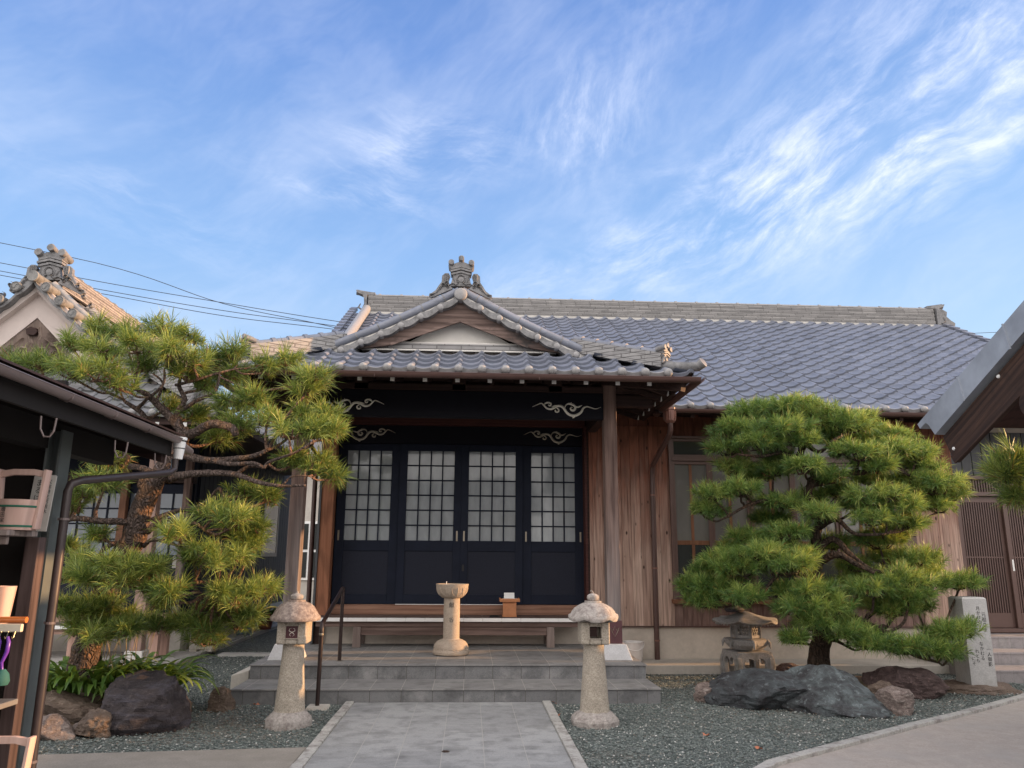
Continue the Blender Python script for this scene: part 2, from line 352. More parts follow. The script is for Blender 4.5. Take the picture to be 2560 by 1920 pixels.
def tile_mat(name, c1, c2, rough=.42):
    m = NT(name); f = m.noise(3.2, 6, .65); x = m.xyz(); g = m.white(m.math('ADD', m.math('FLOOR', m.math('DIVIDE', x[0], .265)), m.math('MULTIPLY', m.math('FLOOR', m.math('DIVIDE', x[2], .118)), 31.7)))
    c = m.mix(m.ramp(f, (.35, 0.), (.68, 1.)), c1, c2); c = m.mix(m.math('MULTIPLY', g, .42), c, tuple(v*.5 for v in c1))
    c = m.mix(m.ramp(m.noise(22, 6, .7), (.58, 0.), (.75, .3)), c, (.33, .32, .31))
    m.set(base=c, rough=m.ramp(m.noise(14, 5, .6), (.3, rough-.06), (.7, rough+.14)), spec=.6); m.bump(m.noise(60, 4, .6), .12, .003); return m.m
M_tile = tile_mat('roof_tile', (.158,.174,.216), (.215,.233,.285))
M_tile_d = tile_mat('old_roof_tile', (.10,.105,.11), (.20,.20,.205), .5)
M_tilecap = plain('tile_cap', (.27,.265,.265), .5, var=.15, sc=30, bump=.15)
M_orn = stone('ridge_ornament_tile', (.16,.16,.165), (.25,.245,.245), 50, .5, .3, (.10,.10,.10), 8)
M_orn2 = stone('old_round_tile', (.19,.19,.18), (.29,.28,.27), 60, .6, .3, (.12,.12,.12), 9)
def noshi(name, c1, c2, rowh=.04, axis=0):
    m = NT(name); x = m.xyz(); row = m.math('FLOOR', m.math('DIVIDE', x[2], rowh)); r = m.white(row)
    u = m.math('ADD', x[axis], m.math('MULTIPLY', r, .6)); j = m.line(u, .30, 0, .012); jz = m.line(x[2], rowh, 0, .010)
    cell = m.white(m.math('ADD', m.math('FLOOR', m.math('DIVIDE', u, .3)), m.math('MULTIPLY', row, 17.3)))
    c = m.mix(cell, c1, c2); c = m.mix(m.ramp(m.noise(7, 6, .7), (.45, 0.), (.7, .5)), c, tuple(v*.6 for v in c1)); c = m.mix(m.math('MULTIPLY', m.math('MAXIMUM', j, jz), .8), c, (.07, .065, .065))
    m.set(base=c, rough=.55); m.bump(m.math('SUBTRACT', 0.0, m.math('MAXIMUM', j, jz)), .6, .01); return m.m
M_noshi = noshi('ridge_tile_courses', (.20,.195,.19), (.31,.30,.29))
M_noshi2 = noshi('porch_ridge_courses', (.23,.225,.225), (.31,.305,.30), .048)
M_noshiY = noshi('hall_ridge_courses', (.24,.215,.195), (.36,.32,.29), .05, 1)
M_plaster = plain('white_plaster', (.66,.64,.60), .85, var=.08, sc=5, bump=.1)
M_plaster_p = plain('aged_plaster', (.60,.52,.48), .85, var=.10, sc=3, bump=.1)
M_white = plain('white_paint', (.80,.80,.78), .5, var=.03)
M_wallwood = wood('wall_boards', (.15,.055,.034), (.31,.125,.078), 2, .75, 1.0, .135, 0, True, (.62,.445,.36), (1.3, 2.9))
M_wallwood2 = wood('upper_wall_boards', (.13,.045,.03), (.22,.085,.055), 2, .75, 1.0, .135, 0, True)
M_lowwood = wood('apron_boards', (.11,.06,.05), (.30,.20,.17), 2, .8, 1.2, .12, 0)
M_post = wood('weathered_post', (.09,.055,.048), (.30,.205,.17), 2, .85, .7, None, 0, False, (.25,.225,.22), (.4, 2.2), .8)
M_jamb = wood('door_post', (.19,.075,.038), (.36,.16,.09), 2, .75, .9)
M_sill = wood('sill_timber', (.22,.11,.075), (.38,.22,.15), 0, .75, .8)
M_bench = wood('bench_timber', (.10,.065,.055), (.20,.14,.12), 0, .8, .9)
M_bleg = wood('bench_leg', (.16,.12,.105), (.30,.245,.22), 2, .85, 1)
M_barge = wood('bargeboard', (.075,.05,.043), (.25,.18,.155), 0, .85, .8, None, 0, False, None, bump=.5, dark=(.055,.048,.046))
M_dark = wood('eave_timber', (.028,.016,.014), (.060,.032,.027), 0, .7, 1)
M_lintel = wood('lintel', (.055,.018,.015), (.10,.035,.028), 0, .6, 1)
M_navy = plain('navy_paint', (.012,.016,.030), .6, spec=.16, var=.15, sc=4)
M_navyp = plain('navy_panel', (.020,.023,.036), .6, spec=.16, var=.12, sc=60)
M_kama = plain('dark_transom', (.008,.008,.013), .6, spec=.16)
M_brownm = plain('brown_metal', (.085,.045,.038), .38, var=.12, sc=4)
M_brownr = plain('red_brown_copper', (.21,.10,.075), .45, var=.15, sc=8)
M_brownf = plain('brown_frame', (.12,.072,.060), .45, var=.1, sc=4)
M_brownf2 = wood('inner_frame', (.17,.075,.04), (.26,.12,.065), 2, .6, 1)
M_gutt = plain('gutter_grey_brown', (.20,.155,.145), .38, var=.12, sc=3)
M_steel = plain('grey_green_steel', (.105,.12,.115), .5, var=.14, sc=5)
M_rail = plain('bronze_rail', (.035,.022,.02), .32, metal=.3)
M_handle = plain('door_pull', (.32,.28,.22), .35, metal=.8)
M_scroll = plain('scroll_paint', (.78,.75,.66), .6, var=.1, sc=20)
M_scroll2 = plain('scroll_paint_aged', (.50,.46,.38), .65, var=.1, sc=20)
def glass_over(name, c, coatr=.03, var=.1, sc=3, wave=0):
    m = NT(name); f = m.noise(sc, 5, .6, m.map((1, 1, .35)))
    m.set(base=m.ramp(f, (.3, tuple(v*(1-var) for v in c)), (.7, tuple(v*(1+var) for v in c))), rough=.75, coat=1.0, coatr=coatr)
    if wave: 
        n = m.N.new('ShaderNodeBump'); n.inputs['Strength'].default_value = wave; n.inputs['Distance'].default_value = .01; m.L.new(m.noise(3, 2, .5), n.inputs['Height']); m.L.new(n.outputs[0], m.b.inputs['Coat Normal'])
    return m.m
M_shoji = glass_over('glazed_shoji', (.31,.34,.355), .05, .15, 8, .12)
M_shoji_l = glass_over('hall_glazing', (.16,.19,.23), .03, .25, 2)
M_frost = glass_over('frosted_pane', (.125,.12,.108), .06, .25, 2, .1)
M_darkg = glass_over('dark_pane', (.014,.017,.016), .04, .3, 2)
def bark(name, c1, c2, c3, sc=26):
    m = NT(name); wv = m.N.new('ShaderNodeTexNoise'); wv.inputs['Scale'].default_value = 9; m.L.new(m.co, wv.inputs['Vector']); ad = m.N.new('ShaderNodeMixRGB'); ad.blend_type = 'ADD'; ad.inputs[0].default_value = .10; m.L.new(m.co, ad.inputs[1]); m.L.new(wv.outputs['Color'], ad.inputs[2]); v = m.vor(1, m.map((sc, sc, sc*.30), src=ad.outputs[0]), 'DISTANCE_TO_EDGE'); n = m.noise(sc*1.4, 6, .7); g = m.noise(4, 5, .7)
    c = m.mix(m.ramp(n, (.35, 0.), (.65, 1.)), c1, c2); c = m.mix(m.ramp(g, (.5, 0.), (.64, .8)), c, c3); c = m.mix(m.ramp(v, (0., .45), (.12, 0.)), c, tuple(t*.45 for t in c1))
    m.set(base=c, rough=.9, spec=.2); m.bump(m.math('ADD', m.ramp(v, (0, 0.), (.25, 1.)), m.math('MULTIPLY', n, .6)), 1.0, .022); return m.m
M_bark = bark('pine_bark', (.075,.055,.047), (.165,.125,.11), (.34,.18,.09), 34)
M_bark2 = bark('dark_pine_bark', (.035,.026,.02), (.085,.06,.045), (.12,.07,.045))
M_twig = bark('pine_branch_bark', (.15,.095,.07), (.27,.18,.14), (.38,.20,.12), 40)
def needle_mat(name, c0, c1, c2, dead=(.30,.17,.05)):
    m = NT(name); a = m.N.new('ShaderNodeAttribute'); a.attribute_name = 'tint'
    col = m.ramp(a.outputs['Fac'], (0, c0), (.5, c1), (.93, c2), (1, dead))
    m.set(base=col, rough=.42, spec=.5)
    tr = m.N.new('ShaderNodeBsdfTranslucent'); m.L.new(m.mix(.35, col, (.30, .34, .03)), tr.inputs[0]); mx = m.N.new('ShaderNodeMixShader'); mx.inputs[0].default_value = .33
    out = m.N['Material Output']; m.L.new(m.b.outputs[0], mx.inputs[1]); m.L.new(tr.outputs[0], mx.inputs[2]); m.L.new(mx.outputs[0], out.inputs[0]); return m.m
M_needle = needle_mat('pine_needles', (.040,.085,.025), (.135,.22,.045), (.42,.47,.12))
M_needle2 = needle_mat('garden_pine_needles', (.038,.10,.032), (.135,.255,.058), (.43,.50,.13))
M_leaf = needle_mat('leaf_blade', (.035,.085,.018), (.12,.23,.04), (.36,.44,.13), (.45,.40,.14))
M_stalk = plain('dry_stalk', (.45,.33,.16), .7)
def rock_mat(name, c1, c2, c3, sc=5, crack=True, rough=.75):
    m = NT(name); f = m.noise(sc, 8, .7, dist=.4); g = m.noise(sc*5, 6, .7); st = m.noise(1, 6, .7, m.map((sc*.8, sc*.8, sc*5), rot=(.3, .5, 0)))
    c = m.mix(m.ramp(f, (.38, 0.), (.62, 1.)), c1, c2); c = m.mix(m.ramp(st, (.52, 0.), (.66, .9)), c, c3); c = m.mix(m.ramp(g, (.55, 0.), (.68, .6)), c, tuple(min(1, v*2.0+.03) for v in c2)); c = m.mix(m.ramp(m.noise(sc*3, 5, .75), (.55, 0.), (.7, .7)), c, tuple(v*.5 for v in c1)); c = m.mix(m.ramp(m.noise(sc*9, 3, .7), (.74, 0.), (.78, .8)), c, (.55, .55, .52))
    m.set(base=c, rough=rough); m.bump(m.math('ADD', m.math('MULTIPLY', st, 1.2), g), .9, .03); return m.m
M_rock_dark = rock_mat('dark_boulder', (.030,.024,.028), (.055,.042,.042), (.075,.068,.085), 4)
M_rock_brown = rock_mat('brown_rock', (.10,.068,.05), (.17,.125,.095), (.22,.17,.13), 6)
M_rock_pale = rock_mat('pale_rock', (.16,.12,.105), (.26,.205,.18), (.36,.31,.28), 8)
M_rock_blue = rock_mat('blue_green_boulder', (.024,.024,.027), (.115,.14,.145), (.045,.042,.045), 3.4)
M_rock_blue_d = rock_mat('dark_slate_boulder', (.020,.019,.022), (.060,.072,.078), (.034,.032,.036), 3)
M_rock_purple = rock_mat('purple_brown_rock', (.055,.035,.034), (.12,.08,.075), (.09,.06,.055), 4)
M_metalroof = plain('patina_sheet', (.27,.30,.345), .45, metal=0, var=.22, sc=3, bump=.2)
M_gatewood = wood('gate_timber', (.022,.014,.013), (.075,.042,.030), 1, .9, .8, dark=(.022,.016,.015), bump=.7, rot=(.459, 0, 0))
M_gatewood_r = wood('gate_beam', (.032,.013,.011), (.060,.024,.02), 1, .8, .8)
M_gold = plain('orange_box_wood', (.50,.21,.09), .6, var=.15, sc=12)
M_black = plain('black', (.012,.012,.012), .6)
M_ink = plain('ink', (.03,.03,.03), .8)
M_bucketwood = wood('pale_cypress', (.52,.34,.28), (.64,.45,.38), 2, .6, .6)
M_green = plain('green_hoop', (.02,.13,.08), .5)
M_purple = plain('purple_plastic', (.12,.03,.30), .3)
M_teal = plain('teal_bristle', (.02,.10,.09), .8)
M_signw = plain('sign_board', (.48,.46,.42), .5)
M_greyplastic = plain('grey_plastic', (.70,.67,.65), .45, var=.05)
M_shade_black = plain('dark_interior', (.012,.009,.008), .9)  # near-black in place of shade: under shelter roof, behind its shelves, behind transom slats
M_shelf = wood('shelf_timber', (.045,.028,.026), (.115,.078,.07), 2, .8, 1)
M_siding = plain('grey_slat', (.060,.064,.070), .55)
M_carve = wood('carved_wood', (.24,.185,.155), (.46,.37,.315), 2, .85, .7, dark=(.11,.08,.06), bump=.5)
M_carve_d = wood('carved_ground', (.12,.09,.075), (.26,.20,.17), 2, .85, .7, dark=(.07,.05,.04), bump=.5)
M_mortar = plain('mortar', (.50,.48,.44), .9)
M_wire = plain('wire', (.03,.035,.05), .5)
M_leafred = plain('fallen_leaf', (.42,.16,.09), .8)

# ================================================================ SETTING
def ground_sheet():
    xs = [-300, -60, -20, -12, -8] + [round(-7+.5*i, 2) for i in range(29)] + [8, 12, 20, 60, 300]; ys = [-300, -60, -20, -8, -2] + [round(-1+.5*i, 2) for i in range(31)] + [16, 20, 30, 60, 300]
    m = MB(); vs = [(x, y, 0 if abs(x) > 7 or y > 14 or y < 0 else .006*noise.noise((x*1.3, y*1.3, 3))) for y in ys for x in xs]; n = len(xs)
    m.add(vs, [(j*n+i, j*n+i+1, (j+1)*n+i+1, (j+1)*n+i) for j in range(len(ys)-1) for i in range(n-1)])
    return tag(m.build('ground', M_gravel, smooth=True), kind='structure')
ground_sheet()
tag(MB().box(-1.11, .76, -3, 8.246, -.05, .022).build('path', M_path), kind='structure')
for x0, x1 in ((-1.195, -1.112), (.762, .848)):
    mb = MB(); y = -3.0; random.seed(int(x0*100))
    while y < 8.2:
        l = min(random.uniform(.8, 1.3), 8.235-y); dx = random.uniform(-.004, .004); mb.box(x0+dx, x1+dx, y, y+l-.006, -.05, .035+random.uniform(0, .006)); y += l
    tag(mb.build('path_kerb', M_kerb, bevel=.006), kind='structure')
# concrete edging, lower left
mb = MB(); poly = [(-12, 5.25), (-3.1, 6.21), (-1.20, 6.39), (-1.20, -3), (-12, -3)]
mb.prism(poly, lambda u, v, t: (u, v, t), -.05, .028); tag(mb.build('edging_pavement', M_asph, bevel=.008), kind='structure')
# curved drive, lower right
cur = [(.95, -1), (1.05, 2.2), (1.35, 4.4), (1.75, 5.3), (2.18, 5.81), (3.07, 6.43), (3.85, 6.98), (4.64, 7.50), (5.93, 8.41), (6.7, 9.1), (7.3, 9.46)]
mb = MB(); mb.prism([(p[0], p[1]) for p in cur] + [(30, 9.46), (30, -3), (.95, -3)], lambda u, v, t: (u, v, t), -.05, .02); tag(mb.build('driveway', M_pave), kind='structure')
mb = MB()
for a, b in zip(cur[:-1], cur[1:]):
    d = (Vector(b)-Vector(a)); k = max(1, int(d.length/.6))
    for i in range(k):
        p = Vector(a)+d*(i/k); q = Vector(a)+d*((i+1)/k); mb.bar((p.x, p.y, .012), (q.x, q.y, .012), .085, .075)
tag(mb.build('driveway_kerb', M_kerb, bevel=.005), kind='structure')
# apron of the left-hand hall with its rough kerb
tag(MB().box(-12, -3.86, 10.26, 24, -.05, .05).build('apron_pavement', M_apron), kind='structure')
mb = MB(); mb.bar((-3.80, 10.2, .02), (-4.22, 20, .02), .11, .11); mb.box(-12, -3.75, 10.15, 10.255, -.05, .07); tag(mb.build('apron_kerb', M_kerb, bevel=.01), kind='structure')
tag(MB().box(-3.62, -2.4, 12.0, 12.25, -.02, .035).build('crossing_strip', M_apron), kind='structure')
# gravel stones near enough to be told apart
def pebbles(n, area, smin, smax, seed, name):
    rng = np.random.default_rng(seed); x0, x1, y0, y1 = area
    u = rng.random(n); Y = y0*(y1/y0)**u; X = x0+(x1-x0)*rng.random(n)
    def keep(X, Y):
        k = ~((X > -1.22) & (X < .87) & (Y < 8.27)); k &= ~((X > -2.36) & (X < 2.0) & (Y > 8.22))
        k &= ~((Y < 6.40+.09*(X+1.2)+.02) & (X < -1.2)); cx = np.interp(X, [p[0] for p in cur], [p[1] for p in cur]); k &= ~((X > .95) & (Y < cx+.07))
        k &= ~((X < -3.72) & (Y > 10.1)); k &= (Y < 13)&(~((X > 2) & (Y > 10.2))); return k
    k = keep(X, Y); X = X[k]; Y = Y[k]; n = len(X)
    s = rng.uniform(smin, smax, n)*(1+.25*(Y-y0)/(y1-y0)); base = np.array([(1,0,0),(-1,0,0),(0,1,0),(0,-1,0),(0,0,1),(0,0,-1)], float)
    F0 = np.array([(0,2,4),(2,1,4),(1,3,4),(3,0,4),(2,0,5),(1,2,5),(3,1,5),(0,3,5)])
    V = base[None]*rng.uniform(.55, 1.1, (n, 6, 1)); V = V + rng.normal(0, .22, (n, 6, 3)); V[:, :, 2] *= .55
    a = rng.random(n)*6.28; c, s_ = np.cos(a), np.sin(a); x = V[:, :, 0]*c[:, None]-V[:, :, 1]*s_[:, None]; y = V[:, :, 0]*s_[:, None]+V[:, :, 1]*c[:, None]
    V = np.stack([x, y, V[:, :, 2]], 2)*s[:, None, None]*.5; V += np.stack([X, Y, .004+s*.22], 1)[:, None, :]
    F = (F0[None]+np.arange(n)[:, None, None]*6).reshape(-1, 3); tint = np.repeat(rng.random(n), 6)
    return tag(raw(name, V.reshape(-1, 3), F, M_pebble, col=tint), 'grey green crushed gravel spread over the temple yard', 'gravel', kind='stuff')
pebbles(120000, (-5.2, 6.6, 5.4, 12.6), .013, .027, 5, 'gravel_stones')

# ================================================================ STEPS
steps = thing('stone_steps', 'grey tiled stone platform with two steps in front of the sliding doors', 'steps', (C0 if False else -.17, 8.9, 0))
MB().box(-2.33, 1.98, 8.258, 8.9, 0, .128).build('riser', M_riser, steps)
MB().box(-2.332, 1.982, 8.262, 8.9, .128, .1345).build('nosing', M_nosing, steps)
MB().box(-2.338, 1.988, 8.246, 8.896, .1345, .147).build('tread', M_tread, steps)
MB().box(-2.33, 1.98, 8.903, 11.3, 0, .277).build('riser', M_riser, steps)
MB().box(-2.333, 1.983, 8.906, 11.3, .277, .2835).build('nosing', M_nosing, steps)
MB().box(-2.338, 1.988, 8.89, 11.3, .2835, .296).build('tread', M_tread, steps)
tag(MB().add([(-2.56,9.02,0),(-2.36,8.99,0),(-2.36,9.9,0),(-2.56,9.9,0),(-2.56,9.02,.17),(-2.36,8.99,.23),(-2.36,9.9,.23),(-2.56,9.9,.17)], [(0,3,2,1),(4,5,6,7),(0,1,5,4),(2,3,7,6),(0,4,7,3),(1,2,6,5)]).build('step_block', M_conc, bevel=.008), 'rough concrete block against the left end of the tiled platform', 'block')
# ================================================================ ROOF TOOLS
def prof(t):
    return -.020*math.sin(math.pi*t/.72) if t < .72 else .030*math.sin(math.pi*min(1, (t-.72)/.28)*.86)
TS = [0, .12, .24, .36, .48, .60, .72, .78, .84, .90, .95, 1.0]
def tile_field(name, mat, parent, cols, rows, u0, du, v0, dv, fn, keep, lip=.030, amp=1.0):
    V = []; F = []
    for i in range(rows):
        for j in range(cols):
            if not keep(u0+(j+.5)*du, v0+(i+.5)*dv): continue
            b = len(V); K = len(TS); jit = random.uniform(-.004, .004); ju = random.uniform(-.005, .005)
            for t in TS:
                u = u0+(j+t)*du+ju; h = prof(t)*amp
                V.append(fn(u, v0+i*dv, h-.006+jit)); V.append(fn(u, v0+i*dv, h+lip+jit)); V.append(fn(u, v0+(i+1.04)*dv, h+.002))
            for k in range(K-1):
                a = b+3*k; F += [(a, a+3, a+4, a+1), (a+1, a+4, a+5, a+2)]
            a = b+3*(K-1); V.append(fn(u0+(j+1.0)*du, v0+i*dv, -.02)); V.append(fn(u0+(j+1.0)*du, v0+(i+1.04)*dv, -.02)); F.append((a+1, len(V)-2, len(V)-1, a+2))
    F4 = np.array(F); ob = raw(name, np.array([tuple(v) for v in V]), F4, mat, parent, smooth=True)
    ob.data.set_sharp_from_angle(angle=R(38)); return ob
def eave_trim(parent, us, du, fn, r=.043, mat=None, drop=.05, u_off=-.14, name='eave_tile'):
    """front course: hanging lip that follows the tile wave, and a round end at every roll"""
    mb = MB()
    for u in us:
        row = []
        for t in TS: 
            uu = u+(t-1+.14)*du; row.append((uu, prof(t)))
        for (ua, ha), (ub, hb) in zip(row[:-1], row[1:]):
            f = lambda h: .030+h
            mb.add([fn(ua, -.012, f(ha)), fn(ub, -.012, f(hb)), fn(ub, -.012, f(hb*.6)-drop), fn(ua, -.012, f(ha*.6)-drop), fn(ua, .02, f(ha)), fn(ub, .02, f(hb)), fn(ub, .02, f(hb*.6)-drop), fn(ua, .02, f(ha*.6)-drop)],
                   [(0,1,2,3),(7,6,5,4),(0,4,5,1),(3,2,6,7)])
    mb.build(name, mat or M_tilecap, parent)
    mb = MB()
    for u in us:
        c = Vector(fn(u, -.03, .024)); q = Vector(fn(u, .08, .016)); d = (q-c).normalized()
        mb.tube([c-d*.040, c-d*.036, c-d*.026, c-d*.010, c+d*.008, c+d*.020, q], [r*.3, r*.62, r*.9, r*1.06, r*1.06, r*.95, r*.75], 14)
    mb.build_each('round_tile_end', mat or M_tilecap, parent, smooth=True, sharp=50)
def ridge_ornament(parent, c, fwd, s, fins=True, mat=None, roundr=.034, holes=False):
    """onigawara: stacked body with relief ring, three projecting rolls and side fins; c = foot centre, fwd = unit facing"""
    mat = mat or M_orn; c = Vector(c); f = Vector(fwd).normalized(); r = Vector((0, 0, 1)).cross(f).normalized()*-1
    fn = lambda u, v, t: c + r*(u*s) + Vector((0, 0, 1))*(v*s) + f*(t*s)
    mb = MB()
    mb.prism([(-.15,0),(-.12,.045),(-.105,.12),(-.11,.165),(.11,.165),(.105,.12),(.12,.045),(.15,0)], fn, -.10, 0)
    for z, wd, p in ((.15, .125, .018), (.185, .132, .03), (.222, .125, .02)):
        mb.prism([(-wd, z-.012), (0, z+.022), (wd, z-.012), (wd, z+.012), (0, z+.046), (-wd, z+.012)], fn, -.10, p)
    mb.ribbon(arc(0, .085, .052, .052, -60, 240, 18), [.024]*18, fn, 0, .022)
    for sg in (-1, 1):
        mb.ribbon([(sg*.03, .035), (sg*.06, .012), (sg*.10, .03), (sg*.135, .012)], [.02, .024, .022, .012], fn, 0, .02)
        mb.ribbon([(sg*.075, .05), (sg*.10, .10), (sg*.095, .15)], [.012, .02, .012], fn, 0, .012)
    mb.build('ornament_body', mat, parent)
    mb = MB(); mb.lathe([(.0, 0), (.034, 0), (.036, .01), (0, .016)], (0,0,0), 16)
    mb.v = [fn(v.x, .085+v.y, v.z) for v in mb.v]; mb.build('crest', mat, parent, smooth=True)
    mb = MB()
    mb.prism([(-.13,.23),(-.16,.27),(-.10,.285),(-.04,.31),(0,.315),(.04,.31),(.10,.285),(.16,.27),(.13,.23)], fn, -.12, .01)
    for u, v in ((-.125, .30), (0, .355), (.125, .30)):
        pts = [fn(u, v-.035, -.14), fn(u, v-.012, -.02), fn(u, v, .045), fn(u, v, .052)]
        mb.tube(pts, [roundr*s, roundr*s, roundr*s*1.04, roundr*s*.8], 16)
    mb.build_each('ridge_roll', mat, parent, smooth=True)
    if fins:
        for sg in (-1, 1):
            mb = MB(); out = [(.13,.0),(.155,.06),(.135,.13),(.155,.165),(.20,.165),(.235,.13),(.24,.05),(.275,.0),(.31,-.06),(.36,-.10),(.385,-.105),(.39,-.135),(.365,-.155),(.32,-.14),(.10,-.035)]
            mb.prism([(sg*a, b) for a, b in out], fn, -.05, 0)
            for a, b, rr in ((.175, .035, .026), (.215, .005, .026), (.165, -.015, .024)):
                mb.ribbon([(sg*x, y) for x, y in arc(a, b, rr, .006, 0, 500, 18)], taper(18, .014), fn, 0, .018)
            for k in range(3):
                mb.ribbon([(sg*(.19+.03*k), .03-.02*k), (sg*(.25+.02*k), -.05-.01*k), (sg*(.31+.01*k), -.10-.01*k), (sg*(.375), -.115-.012*k)], [.008, .014, .012, .006], fn, 0, .012)
                mb.ribbon([(sg*(.16+.022*k), .07), (sg*(.155+.024*k), .115), (sg*(.165+.018*k), .155)], [.006, .012, .006], fn, 0, .012)
            mb.build('side_fin', mat, parent)
def stepped_ridge(parent, pts, wd, ht, n, mat, name='ridge', cap=.05, bumps=0, capmat=None):
    """courses of flat ridge tiles with a round cap roll along a line of points"""
    mb = MB(); pts = [Vector(p) for p in pts]
    for k in range(n):
        w_ = wd*(1-.22*k/n)+(.02 if k % 2 else 0); z = ht*(k+.5)/n
        for a, b in zip(pts[:-1], pts[1:]): mb.bar(a+Vector((0,0,z)), b+Vector((0,0,z)), w_, ht/n*.93)
    for a, b in zip(pts[:-1], pts[1:]): mb.bar(a+Vector((0,0,ht/2)), b+Vector((0,0,ht/2)), wd*.70, ht*.99)
    mb.build(name, mat, parent)
    mb = MB(); mb.tube([p+Vector((0,0,ht+.005)) for p in pts], cap, 12)
    if bumps:
        for a, b in zip(pts[:-1], pts[1:]):
            L = (b-a).length; k = max(1, round(L/bumps))
            for i in range(k):
                c = a+(b-a)*((i+.5)/k)+Vector((0,0,ht+.008)); d = (b-a).normalized(); mb.tube([c-d*.022, c+d*.022], cap*1.25, 12)
    mb.build(name+'_cap', capmat or M_tilecap, parent, smooth=True)

# ================================================================ MAIN HALL
C0 = -.16
hall = thing('temple_hall', 'brown timber temple hall with blue grey tiled roofs, projecting porch and dark lattice doors', 'temple hall', (C0, 11, 0))
mz = lambda y: 3.455+.566*(y-10.0)
nrm = Vector((0, -.566, 1)).normalized()
pz = lambda s: 3.47+.31*s+.047*s*s
pf = lambda t: 3.47+.5*t
def main_fn(u, v, h): return Vector((u, v, mz(v)))+nrm*h
def keep_main(u, v):
    d = abs(u-C0); s = 2.65-d
    return not (s > .05 and mz(v) < pz(min(s, 2.65))-.10) and u > -2.42 and u < 9.8
DU = .267; U0 = 5.055-DU*.86-DU*28
tile_field('main_roof', M_tile, hall, 46, 23, U0, DU, 9.95, .2135, main_fn, keep_main)
main_us = [5.055+DU*k for k in range(-28, 18)]
eave_trim(hall, [u for u in main_us if 2.55 < u < 9.8 or -2.4 < u < -2.85], DU, lambda u, v, h: main_fn(u, 9.96+v, h))
mb = MB()                                               # roof deck, back slope and gable ends
mb.prism([(9.97, 3.40), (15, 6.22), (20.0, 3.40), (20.0, 3.34), (15, 6.12), (9.97, 3.34)], lambda y, z, x: (x, y, z), 2.5, 9.75)
mb.prism([(12.2, 4.66), (15, 6.22), (20.0, 3.40), (20.0, 3.34), (15, 6.12), (12.2, 4.60)], lambda y, z, x: (x, y, z), -2.36, 2.499)
mb.build('roof_deck', M_tile_d, hall)
mb = MB()
for x in (-2.25, 9.60): mb.prism([(10.9, 3.3), (11.0, 3.95), (15, 6.15), (19, 3.9), (19, 3.3)], lambda y, z, t: (t, y, z), x, x+.06)
mb.build('gable_wall', M_plaster, hall)
stepped_ridge(hall, [(-2.12, 15, 6.22), (9.62, 15, 6.22)], .30, .36, 9, M_noshi, 'ridge', .05, .44)
MB().box(-2.15, 9.65, 14.83, 15.17, 6.13, 6.215).build('ridge_plaster', M_mortar, hall)
for sx, x in ((-1, -2.14), (1, 9.66)):
    mb = MB(); fn = lambda u, v, t: (x+sx*u, 15+t, 6.2+v)
    mb.prism([(0,0),(.26,-.02),(.36,.0),(.37,.06),(.28,.12),(.20,.20),(.22,.30),(.12,.36),(.0,.38)] if sx > 0 else [(0,0),(.07,.0),(.09,.08),(.05,.18),(.06,.3),(.09,.37),(0,.38)], fn, -.17, .17)
    mb.prism([(-.15,.40),(.10,.40),(.22,.45),(.24,.50),(.10,.47),(-.15,.45)], fn, -.09, .09)
    mb.tube([fn(-.1, .42, 0), fn(.23, .475, 0)], .055, 12)
    mb.ribbon([(.08, .05), (.16, .10), (.12, .18)], [.03, .05, .02], lambda u, v, t: (x+sx*u, 15-.17-t, 6.2+v), 0, .02)
    mb.build('ridge_end_tile', M_orn, hall, smooth=True)
for x in (-2.12,):                                       # descending roll beside the verge
    pts = [Vector((x, y, mz(y)+.10)) for y in np.linspace(14.75, 12.1, 12)]; MB().tube(pts, .085, 14).build('descending_roll', M_tilecap, hall, smooth=True)
for x in (-2.42, 9.80):                                  # verge tiles
    mb = MB(); y = 9.98
    while y < 14.9: a = Vector((x, y, mz(y)+.03)); b = Vector((x, y+.235, mz(y+.235)+.005)); mb.bar(a, b, .13, .075); mb.bar(a-Vector((0,0,.06)), b-Vector((0,0,.06)), .05, .12); y += .2135
    mb.build('verge_tile', M_tile, hall)
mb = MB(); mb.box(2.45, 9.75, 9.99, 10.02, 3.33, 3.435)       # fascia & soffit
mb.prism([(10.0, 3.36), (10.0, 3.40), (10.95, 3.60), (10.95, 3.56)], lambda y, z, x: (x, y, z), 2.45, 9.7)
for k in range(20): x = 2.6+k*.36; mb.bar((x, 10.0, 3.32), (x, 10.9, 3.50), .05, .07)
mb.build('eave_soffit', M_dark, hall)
def gutter(name, a, b, r, mat, parent, hooks=0):
    a, b = Vector(a), Vector(b); d = (b-a).normalized(); side = d.cross(Vector((0,0,1))).normalized()
    sec = [(r*math.cos(R(t)), r*math.sin(R(t))) for t in range(180, 361, 15)] + [(r*.9*math.cos(R(t)), r*.9*math.sin(R(t))) for t in range(360, 179, -15)]
    mb = MB(); L = (b-a).length; k = max(1, round(L/1.9))
    for i in range(k):
        p, q = a+d*(L*i/k+.002), a+d*(L*(i+1)/k-.002); mb.prism(sec, lambda u, v, t: p+side*u+Vector((0,0,v))+(q-p)*t, 0, 1)
    mb.tube([a+side*r*.96, b+side*r*.96], r*.12, 6); mb.tube([a-side*r*.96, b-side*r*.96], r*.12, 6)
    return mb.build(name, mat, parent, smooth=True)
gutter('gutter', (2.56, 9.895, 3.372), (9.8, 9.895, 3.372), .045, M_brownm, hall)
